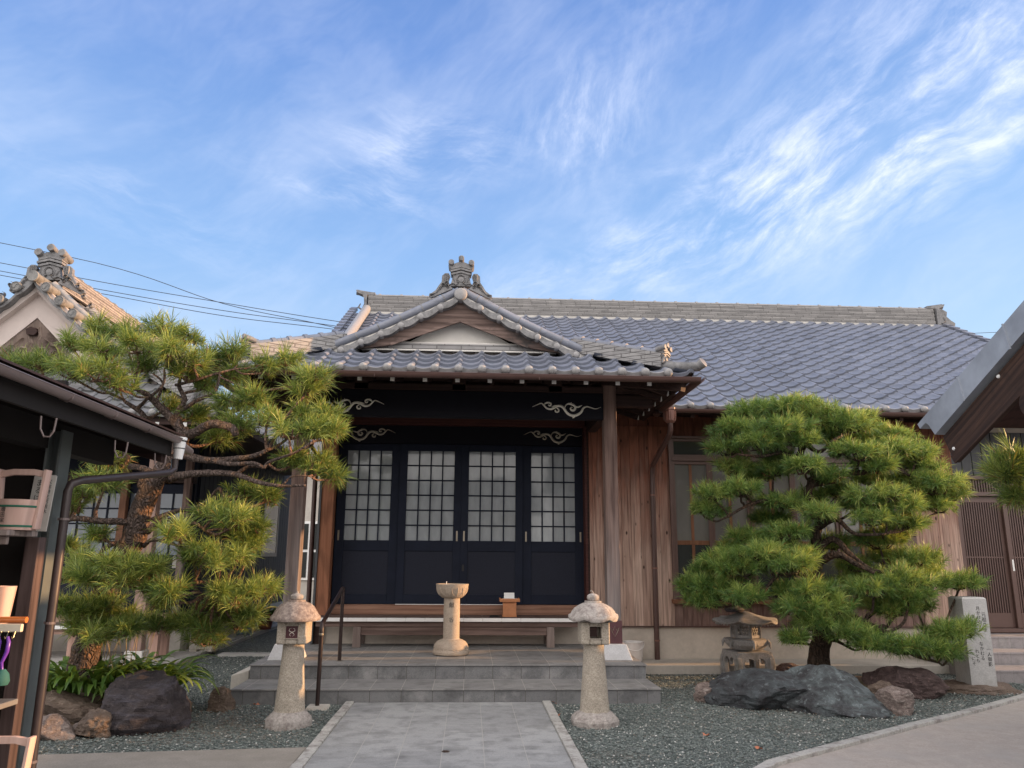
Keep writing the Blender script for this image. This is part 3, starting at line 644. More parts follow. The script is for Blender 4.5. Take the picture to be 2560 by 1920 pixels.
# --- walls
mb = MB(); 
def boards(mb, x0, x1, y, z0, z1, step=.165, off=0.0):
    k0 = math.floor((x0-off)/step); x = x0
    while x < x1-.002:
        k0 += 1; nx = min(x1, off+k0*step)
        if nx-x > .004: mb.box(x+.0015, nx-.0015, y+random.uniform(0, .003), y+.03, z0, z1)
        x = nx
offw = hall.location.x
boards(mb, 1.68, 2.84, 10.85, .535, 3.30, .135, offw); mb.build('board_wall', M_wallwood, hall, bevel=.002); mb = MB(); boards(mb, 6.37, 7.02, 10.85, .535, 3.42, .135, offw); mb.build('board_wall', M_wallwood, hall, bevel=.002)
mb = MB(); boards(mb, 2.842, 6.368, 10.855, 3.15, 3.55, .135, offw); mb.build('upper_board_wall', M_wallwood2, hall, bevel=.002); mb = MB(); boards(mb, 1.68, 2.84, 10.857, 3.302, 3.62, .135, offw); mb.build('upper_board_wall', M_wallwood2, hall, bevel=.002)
mb = MB(); boards(mb, 2.842, 6.368, 10.86, .535, .86, .12, offw); mb.build('apron_boarding', M_lowwood, hall, bevel=.002)
MB().box(1.66, 6.99, 10.89, 11.1, 0, 3.7).box(6.99, 9.7, 11.02, 11.1, 0, 3.7).box(9.32, 9.7, 10.90, 11.0, 0, 3.6).box(-2.05, -1.95, 10.9, 19, .3, 3.6).box(-2.0, 1.7, 11.32, 11.4, 3.0, 3.9).box(-2.0, 9.7, 18.9, 19, 0, 3.7).box(9.6, 9.69, 11.1, 18.9, 0, 3.7).build('inner_wall', M_dark, hall)
MB().box(1.99, 6.95, 10.875, 10.885, 0, .533).build('foundation', M_found, hall); MB().box(-2.04, 1.99, 10.96, 11.3, .29, .66).build('foundation', M_found, hall); MB().box(-2.08, -1.9, 11.31, 19, 0, .5).build('foundation', M_found, hall)
MB().box(1.99, 6.55, 10.23, 10.873, 0, .115).build('foundation_ledge', M_conc, hall, bevel=.008)
MB().box(2.0, 6.95, 10.838, 10.872, .525, .543).build('sill_flashing', M_brownm, hall)
# --- windows of the right wing
win = [(2.86, 3.41), (3.41, 3.98), (3.98, 4.61), (4.61, 5.25), (5.25, 5.88)]
for i, (a, b) in enumerate(win):
    y = 10.815 if i % 2 == 0 else 10.835
    f = MB().box(a, a+.045, y, y+.06, .90, 2.80).box(b-.045, b, y, y+.06, .90, 2.80).box(a+.045, b-.045, y, y+.06, 2.755, 2.80).box(a+.045, b-.045, y, y+.06, .90, .95).build('window', M_brownf, hall, bevel=.003)
    MB().box(a+.045, b-.045, y+.028, y+.036, 1.69, 2.755).build('frosted_glass', M_frost, f)
    MB().box(a+.045, b-.045, y+.028, y+.036, .95, 1.63).build('clear_glass', M_darkg, f)
    MB().box(a+.045, b-.045, y+.02, y+.05, 1.63, 1.69).box((a+b)/2-.02, (a+b)/2+.02, y+.015, y+.045, .95, 1.628).box((a+b)/2-.02, (a+b)/2+.02, y+.018, y+.042, 1.692, 2.755).build('glazing_bar', M_brownf2, f, bevel=.002)
    f = MB().box(a, a+.04, y, y+.06, 2.86, 3.12).box(b-.04, b, y, y+.06, 2.86, 3.12).box(a+.04, b-.04, y, y+.06, 3.085, 3.12).box(a+.04, b-.04, y, y+.06, 2.86, 2.895).build('transom_window', M_brownf, hall, bevel=.003)
    MB().box(a+.04, b-.04, y+.025, y+.035, 2.895, 3.085).build('pane', M_darkg if i == 0 else M_frost, f)
MB().box(2.82, 2.858, 10.79, 10.9, .86, 3.16).box(5.882, 5.92, 10.79, 10.9, .86, 3.16).box(2.859, 5.881, 10.79, 10.9, 2.802, 2.858).box(2.859, 5.881, 10.78, 10.9, 3.122, 3.16).build('window_frame', M_brownf, hall, bevel=.003)
MB().box(2.80, 6.33, 10.77, 10.9, .84, .896).build('window_sill', M_brownf2, hall, bevel=.004)
mb = MB().box(5.925, 6.34, 10.80, 10.88, .90, 3.14)
for k in range(13): mb.box(5.93, 6.335, 10.782, 10.802, .92+k*.17, .92+k*.17+.158)
mb.build('shutter_box', M_brownf, hall, bevel=.003)
# --- entrance at the right end
MB().box(7.03, 9.6, 10.93, 11.0, 2.66, 3.6).build('entrance_backing', M_siding, hall)
mb = MB()
for k in range(16): mb.box(7.05+k*.16, 7.05+k*.16+.148, 10.905, 10.928, 2.66, 3.3)
mb.build('slat_siding', M_siding, hall, bevel=.002)
MB().box(7.0, 9.6, 10.86, 10.94, 3.302, 3.42).build('entrance_beam', M_conc, hall)
MB().box(7.03, 9.3, 10.88, 10.98, 2.36, 2.42).box(7.03, 9.3, 10.88, 10.98, 2.60, 2.655).box(7.025, 7.07, 10.88, 10.98, .52, 2.36).box(8.62, 8.68, 10.88, 10.98, .52, 2.36).box(7.03, 8.7, 10.88, 10.99, .46, .515).build('entrance_frame', M_brownf, hall, bevel=.003)
tr = MB().box(7.07, 8.68, 10.955, 10.965, 2.42, 2.60).build('entrance_transom', M_shade_black, hall); mb = MB()
for k in range(40): mb.box(7.075+k*.04, 7.075+k*.04+.02, 10.93, 10.95, 2.42, 2.60)
mb.build('slat', M_brownf, tr)
for a, b, y in ((7.07, 7.78, 10.95), (7.74, 8.62, 10.90)):
    dr = MB().box(a, a+.07, y, y+.035, .52, 2.355).box(b-.07, b, y, y+.035, .52, 2.355).box(a+.07, b-.07, y, y+.035, 2.27, 2.355).box(a+.07, b-.07, y, y+.035, .52, .72).build('lattice_door', M_brownf, hall, bevel=.003)
    MB().box(a+.07, b-.07, y+.022, y+.03, .72, 2.27).build('door_glass', M_darkg, dr); mb = MB(); k = 0
    while a+.08+k*.036 < b-.08: x = a+.08+k*.036; mb.box(x, x+.018, y+.002, y+.02, .72, 2.27); k += 1
    mb.box(a+.07, b-.07, y+.004, y+.018, 1.48, 1.50); mb.build('slat', M_brownf, dr)
    if y < 10.92: MB().box(a+.03, a+.055, y-.006, y, 1.30, 1.46).build('door_pull', M_white, dr)
# ---------------------------------------------------------------- PORCH ROOF
PD = .26
def front_fn(u, v, h): return Vector((u, 8.3+v, pf(v)))+Vector((0, -.447, .894))*h
def keep_f(u, v):
    s = 2.65-abs(u-C0); return s > 0 and (pz(s)-3.47)/.5 > v-.02 and v < .86
tile_field('porch_roof', M_tile, hall, 21, 5, -.152-PD*.86-PD*10, PD, -.02, .205, front_fn, keep_f, .034, 1.15)
us = [-.152+PD*k for k in range(-10, 11)]
eave_trim(hall, [u for u in us if abs(u-C0) < 2.6], PD, lambda u, v, h: front_fn(u, v-.015, h), .046)
hip_t = lambda s: (pz(s)-3.47)/.5
for sg in (-1, 1):
    def side_fn(u, v, h, sg=sg): return Vector((C0+sg*(2.65-v), u, pz(v)))+Vector((sg*(.36+.056*v), 0, .93))*h
    def keep_s(u, v):
        if v > 2.63: return False
        if mz(u) > pz(v)+.12: return False
        return u > 9.06 if v > 1.1 else (u-8.3) > hip_t(max(v, 0))-.03
    tile_field('porch_side_roof', M_tile, hall, 14, 13, 8.3, .26, 0, .205, side_fn, keep_s, .03)
    mb = MB(); mb.prism([(s, pz(s)-.03) for s in np.linspace(0, 2.65, 10)]+[(s, pz(s)-.09) for s in np.linspace(2.65, 0, 10)], lambda s, z, y: (C0+sg*(2.65-s), y, z), 9.1, 12); mb.build('porch_roof_deck', M_dark, hall)
    # verge: white mortar, sagging edge tiles, discs, cover roll
    P = lambda d, dz, y: Vector((C0+sg*d, y, pz(2.65-d)+dz))
    ds = np.linspace(.02, 1.62, 14)
    mb = MB(); k = 8
    pts = [P(d, .045, 9.06) for d in ds]; MB().tube(pts, .052, 14).build('verge_roll', M_tile, hall, smooth=True)
    mb = MB()
    for d in np.linspace(.2, 1.5, 6): a = P(d, .045, 9.06); b = P(d+.012, .045, 9.06); mb.tube([a, b], .055, 14)
    mb.build_each('roll_joint', M_orn, hall)
    mb = MB(); mb.prism([(d, pz(2.65-d)+.01) for d in ds]+[(d, pz(2.65-d)-.07) for d in ds[::-1]], lambda d, z, y: (C0+sg*d, y, z), 9.045, 9.2); mb.build('verge_mortar', M_plaster, hall)
    cs = [.0]+[.235*i+.012 for i in range(1, 7)]
    mb = MB()
    for a, b in zip(cs[:-1], cs[1:]):
        n = 9; top = []; bot = []
        for q in range(n+1):
            d = a+(b-a)*q/n; sag = .036*math.sin(math.pi*q/n); top.append((d, pz(2.65-d)-.008-sag)); bot.append((d, pz(2.65-d)-.088-sag))
        mb.prism(top+bot[::-1], lambda d, z, y: (C0+sg*d, y, z), 9.0, 9.20)
    mb.build('verge_tile', M_orn, hall, smooth=True)
    mb = MB()
    for d in cs[1:]: c = P(d, -.065, 8.985); mb.tube([c, c+Vector((0,.008,0)), c+Vector((0,.02,0)), c+Vector((0,.2,0))], [.018, .036, .043, .040], 14)
    mb.build_each('round_tile_end', M_tilecap, hall, smooth=True)
    # bargeboard
    mb = MB(); dd = np.linspace(0, 1.36, 12)
    outer = [(d, pz(2.65-d)-.085) for d in dd]; inner = [(1.30, 3.885), (.86, 3.955), (0, 4.27)]
    mb.prism(outer+inner, lambda d, z, y: (C0+sg*d, y, z), 9.10, 9.14); mb.build('bargeboard', M_barge, hall)
    mb = MB(); mb.bar((C0+sg*0.002, 9.095, 4.285), (C0+sg*.84, 9.095, 3.965), .02, .035); mb.build('barge_moulding', M_barge, hall)
    # hip ridge
    S = np.linspace(1.22, -.02, 9); hp = [Vector((C0+sg*(2.65-s), 8.3+hip_t(max(s, 0))+(-.02 if s < 0 else 0), pz(max(s, 0))+.01+.05*max(0, (.45-s))**2)) for s in S]
    stepped_ridge(hall, hp[:7], .20, .17, 4, M_noshi2, 'hip_ridge', .045, .20, M_tile)
    mb = MB(); mb.tube([hp[6]+Vector((0,0,.03)), hp[7]+Vector((0,0,.045)), hp[8]+Vector((sg*.02,-.02,.06)), hp[8]+Vector((sg*.07,-.06,.10)), hp[8]+Vector((sg*.075,-.065,.104))], [.06, .06, .058, .062, .05], 16); mb.build('corner_roll', M_orn, hall, smooth=True)
    ridge_ornament(hall, hp[6]+Vector((sg*.03,-.02,.05)), (sg*1, -.8, 0), .62, False, None, .05)
tag_c = MB(); c = Vector((C0, 8.96, pz(2.65)-.03)); tag_c.tube([c, c+Vector((0,.012,0)), c+Vector((0,.035,0)), c+Vector((0,.2,0))], [.045, .072, .083, .08], 24).build('peak_tile_end', M_tilecap, hall, smooth=True)
stepped_ridge(hall, [(C0, 9.15, 4.60), (C0, 12.2, 4.60)], .2, .2, 4, M_noshi2, 'porch_ridge', .05)
ridge_ornament(hall, (C0, 9.06, 4.72), (0, -1, 0), 1.0, True)
# gable wall
MB().prism([(-.95, 3.86), (.95, 3.86), (0, 4.40)], lambda u, v, y: (C0+u, y, v), 9.26, 9.32).build('gable_plaster', M_plaster, hall)
MB().box(C0-1.0, C0+1.0, 9.19, 9.30, 4.005, 4.03).box(C0-1.2, C0+1.2, 9.15, 9.28, 3.905, 3.925).build('gable_ledge', M_plaster, hall, bevel=.004)
MB().box(C0-1.1, C0+1.1, 9.17, 9.28, 3.926, 4.004).build('gable_tile_course', M_noshi2, hall)
# porch eave underside
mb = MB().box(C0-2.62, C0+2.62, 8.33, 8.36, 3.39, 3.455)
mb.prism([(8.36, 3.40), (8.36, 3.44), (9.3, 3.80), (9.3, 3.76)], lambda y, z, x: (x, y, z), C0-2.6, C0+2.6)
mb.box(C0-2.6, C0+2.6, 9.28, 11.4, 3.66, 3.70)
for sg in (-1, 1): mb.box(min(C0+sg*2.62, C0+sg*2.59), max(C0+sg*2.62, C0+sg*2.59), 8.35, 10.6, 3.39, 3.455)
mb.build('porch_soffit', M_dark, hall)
mb = MB(); mc = MB()
for k in range(-7, 8):
    x = .198+.361*k
    if abs(x-C0) > 2.5: continue
    mb.bar((x, 8.40, 3.375), (x, 9.5, 3.62), .05, .06); mc.box(x-.024, x+.024, 8.386, 8.398, 3.348, 3.402)
for sg in (-1, 1):
    for k in range(7): y = 8.6+.33*k; mb.bar((C0+sg*2.5, y, 3.375), (C0+sg*1.9, y, 3.58), .05, .06); mc.box(C0+sg*2.51-.006, C0+sg*2.51+.006, y-.024, y+.024, 3.348, 3.402)
    mb.bar((C0+sg*2.55, 8.38, 3.34), (C0+sg*1.9, 9.1, 3.55), .09, .11)
mb.build_each('rafter', M_dark, hall); mc.build_each('rafter_end_cap', M_white, hall)
mb = MB()
for k in range(-5, 6): mb.box(C0+k*.42-.02, C0+k*.42+.02, 9.5, 11.2, 3.62, 3.659)
for k in range(4): mb.box(C0-2.2, C0+2.2, 9.75+.4*k, 9.79+.4*k, 3.60, 3.655)
for x in (C0-1.2, C0, C0+1.2): mb.box(x-.08, x+.08, 9.33, 9.52, 3.46, 3.62); mb.box(x-.16, x+.16, 9.35, 9.5, 3.60, 3.64)
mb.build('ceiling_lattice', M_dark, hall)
gutter('porch_gutter', (C0-2.70, 8.235, 3.405), (C0+2.70, 8.235, 3.405), .052, M_brownm, hall)
for sg in (-1, 1): gutter('side_gutter', (C0+sg*2.70, 8.22, 3.405), (C0+sg*2.70, 10.3, 3.39), .05, M_brownm, hall)
# posts, beams
for x, side in ((-2.05, 'l'), (1.72, 'r')):
    p = MB().box(x-.08, x+.08, 9.32, 9.48, .48, 3.62).build('porch_post', M_post, hall, bevel=.008)
    MB().add([(x+a*w_, 9.40+b*w_, z) for z, w_ in ((.297, .185), (.47, .125)) for a, b in ((-1,-1),(1,-1),(1,1),(-1,1))], [(3,2,1,0),(4,5,6,7),(0,1,5,4),(1,2,6,5),(2,3,7,6),(3,0,4,7)]).build('post_base_stone', M_granite_w, p, bevel=.006)
    sh = MB().box(x-.086, x+.086, 9.314, 9.486, .472, .73).build('post_shoe', plain('oxblood_metal', (.09,.035,.04), .4) if side == 'l' else bpy.data.materials['oxblood_metal'], p)
    mb = MB(); fn = lambda u, v, t: (x+u, 9.314-t, .62+v)
    for q in (-1, 1): mb.ribbon([(0, -.07), (q*.03, -.02), (q*.05, .03), (q*.02, .0), (0, .05)], taper(5, .01), fn, 0, .003)
    mb.build('shoe_crest', M_handle, sh)
MB().box(-1.97, 1.64, 9.34, 9.46, 3.12, 3.45).build('porch_beam', M_kama, hall, bevel=.006)
MB().box(C0-2.3, C0+2.3, 9.33, 9.47, 3.452, 3.53).build('porch_purlin', M_dark, hall)
mb = MB()
for x in (-2.05, 1.72): mb.box(x-.06, x+.06, 9.48, 11.1, 3.2, 3.42)
for sg in (-1, 1): mb.bar((1.72 if sg > 0 else -2.05, 9.40, 3.36), (C0+sg*2.42, 9.40, 3.36), .10, .14)
mb.build_each('tie_beam', M_dark, hall)
MB().box(-1.9, 1.68, 11.02, 11.2, 3.30, 3.45).box(1.63, 1.68, 10.9, 11.12, .67, 3.30).build('lintel', M_lintel, hall, bevel=.004)
MB().box(-1.9, 1.63, 11.10, 11.2, 3.035, 3.298).build('transom_board', M_kama, hall)
def scroll(c, Y, sg, mat, k=.001425):
    mb = MB(); fn = lambda u, v, t: (c[0]+sg*(u-955)*k, Y-t, c[1]-(v-1325)*k)
    A = [(655,1310),(700,1288),(735,1277),(760,1300),(785,1322),(820,1326),(850,1310),(880,1298),(912,1302),(935,1325),(952,1352),(980,1374),(1020,1382),(1058,1368),(1084,1345),(1100,1315),(1130,1299),(1165,1307),(1210,1318),(1256,1302)]
    def sm(p, n=3):
        o = []
        for i in range(len(p)-1):
            p0, p1, p2, p3 = [Vector(p[max(0, min(len(p)-1, i+q))]) for q in (-1, 0, 1, 2)]
            for j in range(n): t = j/n; o.append(tuple(.5*((2*p1)+(p2-p0)*t+(2*p0-5*p1+4*p2-p3)*t*t+(3*p1-p0-3*p2+p3)*t**3)))
        return o+[p[-1]]
    for p, w_ in ((A, 15), ([(772,1316),(758,1295),(768,1276),(795,1268),(817,1280),(810,1297),(795,1293),(800,1284)], 11), ([(848,1306),(872,1318),(886,1336),(876,1351),(858,1349),(855,1336),(864,1335)], 10),
                  ([(936,1326),(946,1292),(972,1276),(1008,1284),(1030,1304),(1022,1330),(1002,1334),(988,1320),(997,1306),(1007,1313)], 14), ([(998,1283),(1040,1304),(1066,1300),(1090,1287)], 10), ([(1018,1378),(1018,1392),(1004,1404)], 12), ([(985,1280),(993,1272),(996,1264)], 8), ([(820,1308),(850,1296),(885,1292)], 6)):
        q = sm(p); mb.ribbon(q, taper(len(q), w_*1.45, .2, .12), fn, .003, .016)
    return mb
for sg, x in ((1, 1.18), (-1, -1.50)): scroll((x, 3.243), 9.339, sg, M_scroll).build('cloud_scroll', M_scroll, hall)
for sg, x in ((1, 1.195), (-1, -1.52)): scroll((x, 3.165), 11.099, sg, M_scroll2).build('cloud_scroll', M_scroll2, hall)
# door posts, threshold
MB().box(-2.055, -1.885, 10.88, 11.06, .665, 3.6).build('door_post', M_jamb, hall, bevel=.005)
MB().box(-2.085, -2.056, 10.86, 10.98, .3, 3.6).build('corner_strip', M_siding, hall)
MB().box(-1.884, 1.63, 11.05, 11.2, .665, .797).build('threshold', M_sill, hall, bevel=.004)
MB().box(-1.0, .6, 11.056, 11.06, .798, .806).build('door_track', M_white, hall)
# sliding doors
PW = .881
for i in range(4):
    a = -1.886+PW*i; b = a+PW; y = 11.085 if i in (1, 2) else 11.125
    if i in (1, 2): a -= .0; 
    st = .125 if i in (0, 3) else .105
    dr = MB().box(a, a+st, y, y+.035, .80, 3.03).box(b-st, b, y, y+.035, .80, 3.03).box(a+st, b-st, y, y+.035, 2.93, 3.03).box(a+st, b-st, y, y+.035, 1.52, 1.665).box(a+st, b-st, y, y+.035, .80, .93).build('sliding_door', M_navy, hall, bevel=.003)
    MB().box(a+st, b-st, y+.024, y+.03, 1.665, 2.93).build('glazed_panel', M_shoji, dr)
    MB().box(a+st, b-st, y+.016, y+.03, .93, 1.52).build('lower_panel', M_navyp, dr)
    mb = MB(); W_ = b-a-2*st
    for k in range(1, 4): x = a+st+W_*k/4; mb.box(x-.009, x+.009, y+.004, y+.023, 1.665, 2.93)
    for k in range(1, 6): z = 1.665+1.265*k/6; mb.box(a+st, b-st, y+.006, y+.022, z-.009, z+.009)
    mb.build('muntin', M_navy, dr)
    for x in ((a+.05,) if i in (0, 2) else ((a+.05, b-.05) if i == 3 else (b-.05,))): MB().box(x-.012, x+.012, y-.002, y+.001, 1.66, 1.80).build('door_pull', M_handle, dr, bevel=.002)
    if i == 2: MB().box(a+.03, a+.06, y-.004, y, 1.25, 1.33).lathe([(.006, 0), (.006, .01)], (a+.045, y-.008, 1.335), 8).build('lock', M_black, dr)
# rainwater funnel and downpipe
rw = MB().lathe([(.045, -.17), (.075, -.14), (.088, 0), (.098, .005), (.098, .03)], (2.63, 9.92, 3.36), sq=8).build('rain_funnel', M_brownr, hall)
for k in range(8):
    t = math.pi/4*k; MB().bar((2.63+.080*math.cos(t), 9.92+.080*math.sin(t), 3.23), (2.63+.084*math.cos(t), 9.92+.084*math.sin(t), 3.345), .012, .012, (math.cos(t), math.sin(t), 0)).build('funnel_rib', M_brownr, rw) if k in (4, 5, 6, 7) else None
MB().tube([(2.63, 9.92, 3.20), (2.63, 9.92, 3.10), (2.625, 9.97, 3.04), (2.58, 10.74, 2.74), (2.575, 10.78, 2.68), (2.57, 10.785, 2.5), (2.56, 10.785, .10)], .036, 12).build('downpipe', M_brownm, hall, smooth=True)
mb = MB()
for z in (2.3, 1.3, .35): mb.lathe([(.04, 0), (.04, .02)], (2.565, 10.785, z), 12); mb.box(2.555, 2.575, 10.79, 10.85, z, z+.02)
mb.build_each('pipe_clip', M_brownr, hall)
MB().tube([(-2.30, 10.3, 3.3), (-2.32, 10.6, 3.1), (-2.26, 11.4, 2.9), (-2.26, 11.5, .05)], .035, 10).build('downpipe', M_brownm, hall, smooth=True)
# ================================================================ THINGS ON THE PLATFORM
t = thing('step_bench', 'long low wooden step bench with white front edge below the sliding doors', 'bench', (-.26, 10.8, .296))
mb = MB(); x = -2.05; k = 0
while x < 1.52: nx = min(1.53, x+.2495); mb.box(x+.0015, nx-.0015, 10.47, 11.14, .637, .664); x = nx
mb.build('bench_top', M_bench, t, bevel=.002)
mb = MB(); x = -2.05
while x < 1.52: nx = min(1.53, x+.2495); mb.box(x+.001, nx-.001, 10.452, 10.468, .621, .667); x = nx
mb.build('white_edge', M_white, t, bevel=.002)
MB().box(-1.96, 1.45, 10.50, 10.56, .553, .620).build('front_rail', M_bench, t, bevel=.003); MB().box(-1.38, 1.04, 10.52, 10.56, .447, .551).build('front_rail', M_bench, t, bevel=.003)
for x in (-1.43, 1.09): 
    MB().box(x-.05, x+.05, 10.50, 10.60, .296, .552).build('leg', M_bleg, t, bevel=.003); MB().box(x-.05, x+.05, 10.95, 11.05, .296, .636).build('leg', M_bleg, t, bevel=.003)
t = thing('incense_stand', 'sandy stone incense stand with lotus bowl and carved column on the platform', 'incense stand', (-.195, 9.78, .296))
def petals(mb, c, n, r0, z0, r1, z1, w_, bulge=.01, flip=False):
    for k in range(n):
        a = 2*math.pi*(k+.5)/n-math.pi/2
        for off in (-1, 1, 0):
            pts = []
            for q in range(7):
                s = q/6; wd = w_*(math.sin(math.pi*min(.999, s*.82+.02)))*off*.5; r = r0+(r1-r0)*(s**.8 if not flip else s)+bulge*math.sin(math.pi*s); z = z0+(z1-z0)*s; aa = a+wd/max(r, .05)
                pts.append(Vector(c)+Vector((r*math.cos(aa), r*math.sin(aa), z)))
            mb.tube(pts, [.003, .006, .007, .007, .006, .005, .002], 6)
c = (-.195, 9.78, .296)
b = MB().lathe([(.19,0),(.215,.012),(.222,.035),(.218,.05),(.205,.065),(.21,.09),(.20,.12),(.178,.15),(.14,.172),(.105,.182),(.10,.19)], c, 40).build('lotus_base', M_incense, t, smooth=True); mb = MB(); petals(mb, (c[0], c[1], c[2]), 8, .218, .045, .13, .17, .20, .02); mb.build('petal_relief', M_incense, b, smooth=True)
MB().lathe([(.099,.185),(.099,.5),(.096,.655),(.094,.665)], c, 36).build('column', M_incense, t, smooth=True)
b = MB().lathe([(.09,.655),(.12,.662),(.155,.69),(.182,.735),(.195,.79),(.201,.822),(.196,.826),(.182,.822),(.165,.77),(.10,.74),(0,.738)], c, 40).build('lotus_bowl', M_incense, t, smooth=True); mb = MB(); petals(mb, c, 8, .135, .675, .193, .805, .15, .014); mb.build('petal_relief', M_incense, b, smooth=True)
def on_col(u, v, tt): a = u/.099; r = .0995+tt; return (c[0]+r*math.sin(a), c[1]-r*math.cos(a), v)
text_mesh('献', .068, 'inscription', M_ink, t, lambda u, v, tt: on_col(u, .296+.555+v, tt), .0006); text_mesh('香', .062, 'inscription', M_ink, t, lambda u, v, tt: on_col(u, .296+.385+v, tt), .0006)
tag(MB().tube([(-.265, 9.72, 1.06), (-.265, 9.72, 1.15)], .0055, 8).build('candle', M_white), 'thin white candle stick standing in the lotus bowl', 'candle')
t = thing('offering_box', 'orange wooden offering box with round hole standing on the bench', 'box', (.56, 10.76, .665))
MB().box(.465, .655, 10.675, 10.86, .666, .685).box(.472, .648, 10.68, 10.69, .686, .862).box(.472, .50, 10.676, 10.68, .686, .862).box(.62, .648, 10.676, 10.68, .686, .862).box(.472, .482, 10.69, 10.85, .686, .862).box(.638, .648, 10.69, 10.85, .686, .862).build('box_body', M_gold, t, bevel=.002)
MB().lathe([(.028,0),(.028,.004)], (0,0,0), 22).build('hole', M_black, t).matrix_local = Matrix.Translation((0.0, -.0845, .118)) @ Matrix.Rotation(R(90), 4, 'X')
mb = MB().box(.425, .695, 10.64, 10.88, .862, .876)
mb.box(.425, .695, 10.64, 10.655, .877, .905).box(.425, .44, 10.656, 10.88, .877, .905).box(.68, .695, 10.656, 10.88, .877, .905); mb.build('tray_top', M_gold, t, bevel=.002)
t = thing('leaflet_holder', 'white leaflet holder with papers on top of the orange box', 'leaflet holder', (.55, 10.74, .877))
MB().add([(.485,10.74,.90),(.625,10.74,.90),(.625,10.77,.975),(.485,10.77,.975),(.485,10.745,.90),(.625,10.745,.90),(.625,10.775,.975),(.485,10.775,.975)], [(0,1,2,3),(7,6,5,4),(0,4,5,1),(3,2,6,7),(0,3,7,4),(1,5,6,2)]).build('holder', M_white, t)
MB().box(.47, .66, 10.68, 10.80, .8975, .903).box(.50, .59, 10.665, 10.70, .877, .897).box(.60, .61, 10.67, 10.68, .877, .8975).build('paper', M_white, t)
tag(MB().box(.285, .425, 10.60, 10.69, .667, .679).box(.295, .40, 10.61, 10.68, .68, .688).build('writing_tray', M_black, bevel=.003), 'small black writing tray lying on the bench left of the orange box', 'tray')
t = thing('handrail', 'dark bronze handrail with two posts at the left of the steps', 'handrail', (-1.43, 8.05, 0))
MB().tube([(-1.44, 8.05, .0), (-1.44, 8.05, .70)], .021, 14).build('post', M_rail, t, smooth=True)
MB().tube([(-1.43, 9.20, .297), (-1.43, 9.20, 1.05)], .021, 14).build('post', M_rail, t, smooth=True)
MB().tube([(-1.44, 8.05, .685), (-1.44, 8.05, .735), (-1.44, 8.07, .775), (-1.44, 8.10, .80), (-1.43, 9.15, 1.08), (-1.43, 9.19, 1.085), (-1.43, 9.21, 1.07), (-1.43, 9.21, 1.03)], .022, 14).build('rail', M_rail, t, smooth=True)
MB().lathe([(.0225, 0), (.0245, .004), (.0245, .016), (.0225, .02)], (-1.44, 8.05, .68), 16).build('collar', M_handle, t)
MB().add([(-1.54+.0, 7.95, -.01),(-1.32, 7.95, -.01),(-1.32, 8.15, -.01),(-1.54, 8.15, -.01),(-1.525, 7.965, .03),(-1.335, 7.965, .03),(-1.335, 8.135, .03),(-1.525, 8.135, .03)], [(3,2,1,0),(4,5,6,7),(0,1,5,4),(1,2,6,5),(2,3,7,6),(3,0,4,7)]).build('footing', M_conc, t)
MB().lathe([(.034, .297), (.034, .301), (.024, .303)], (-1.43, 9.20, 0), 16).build('base_plate', M_handle, t)
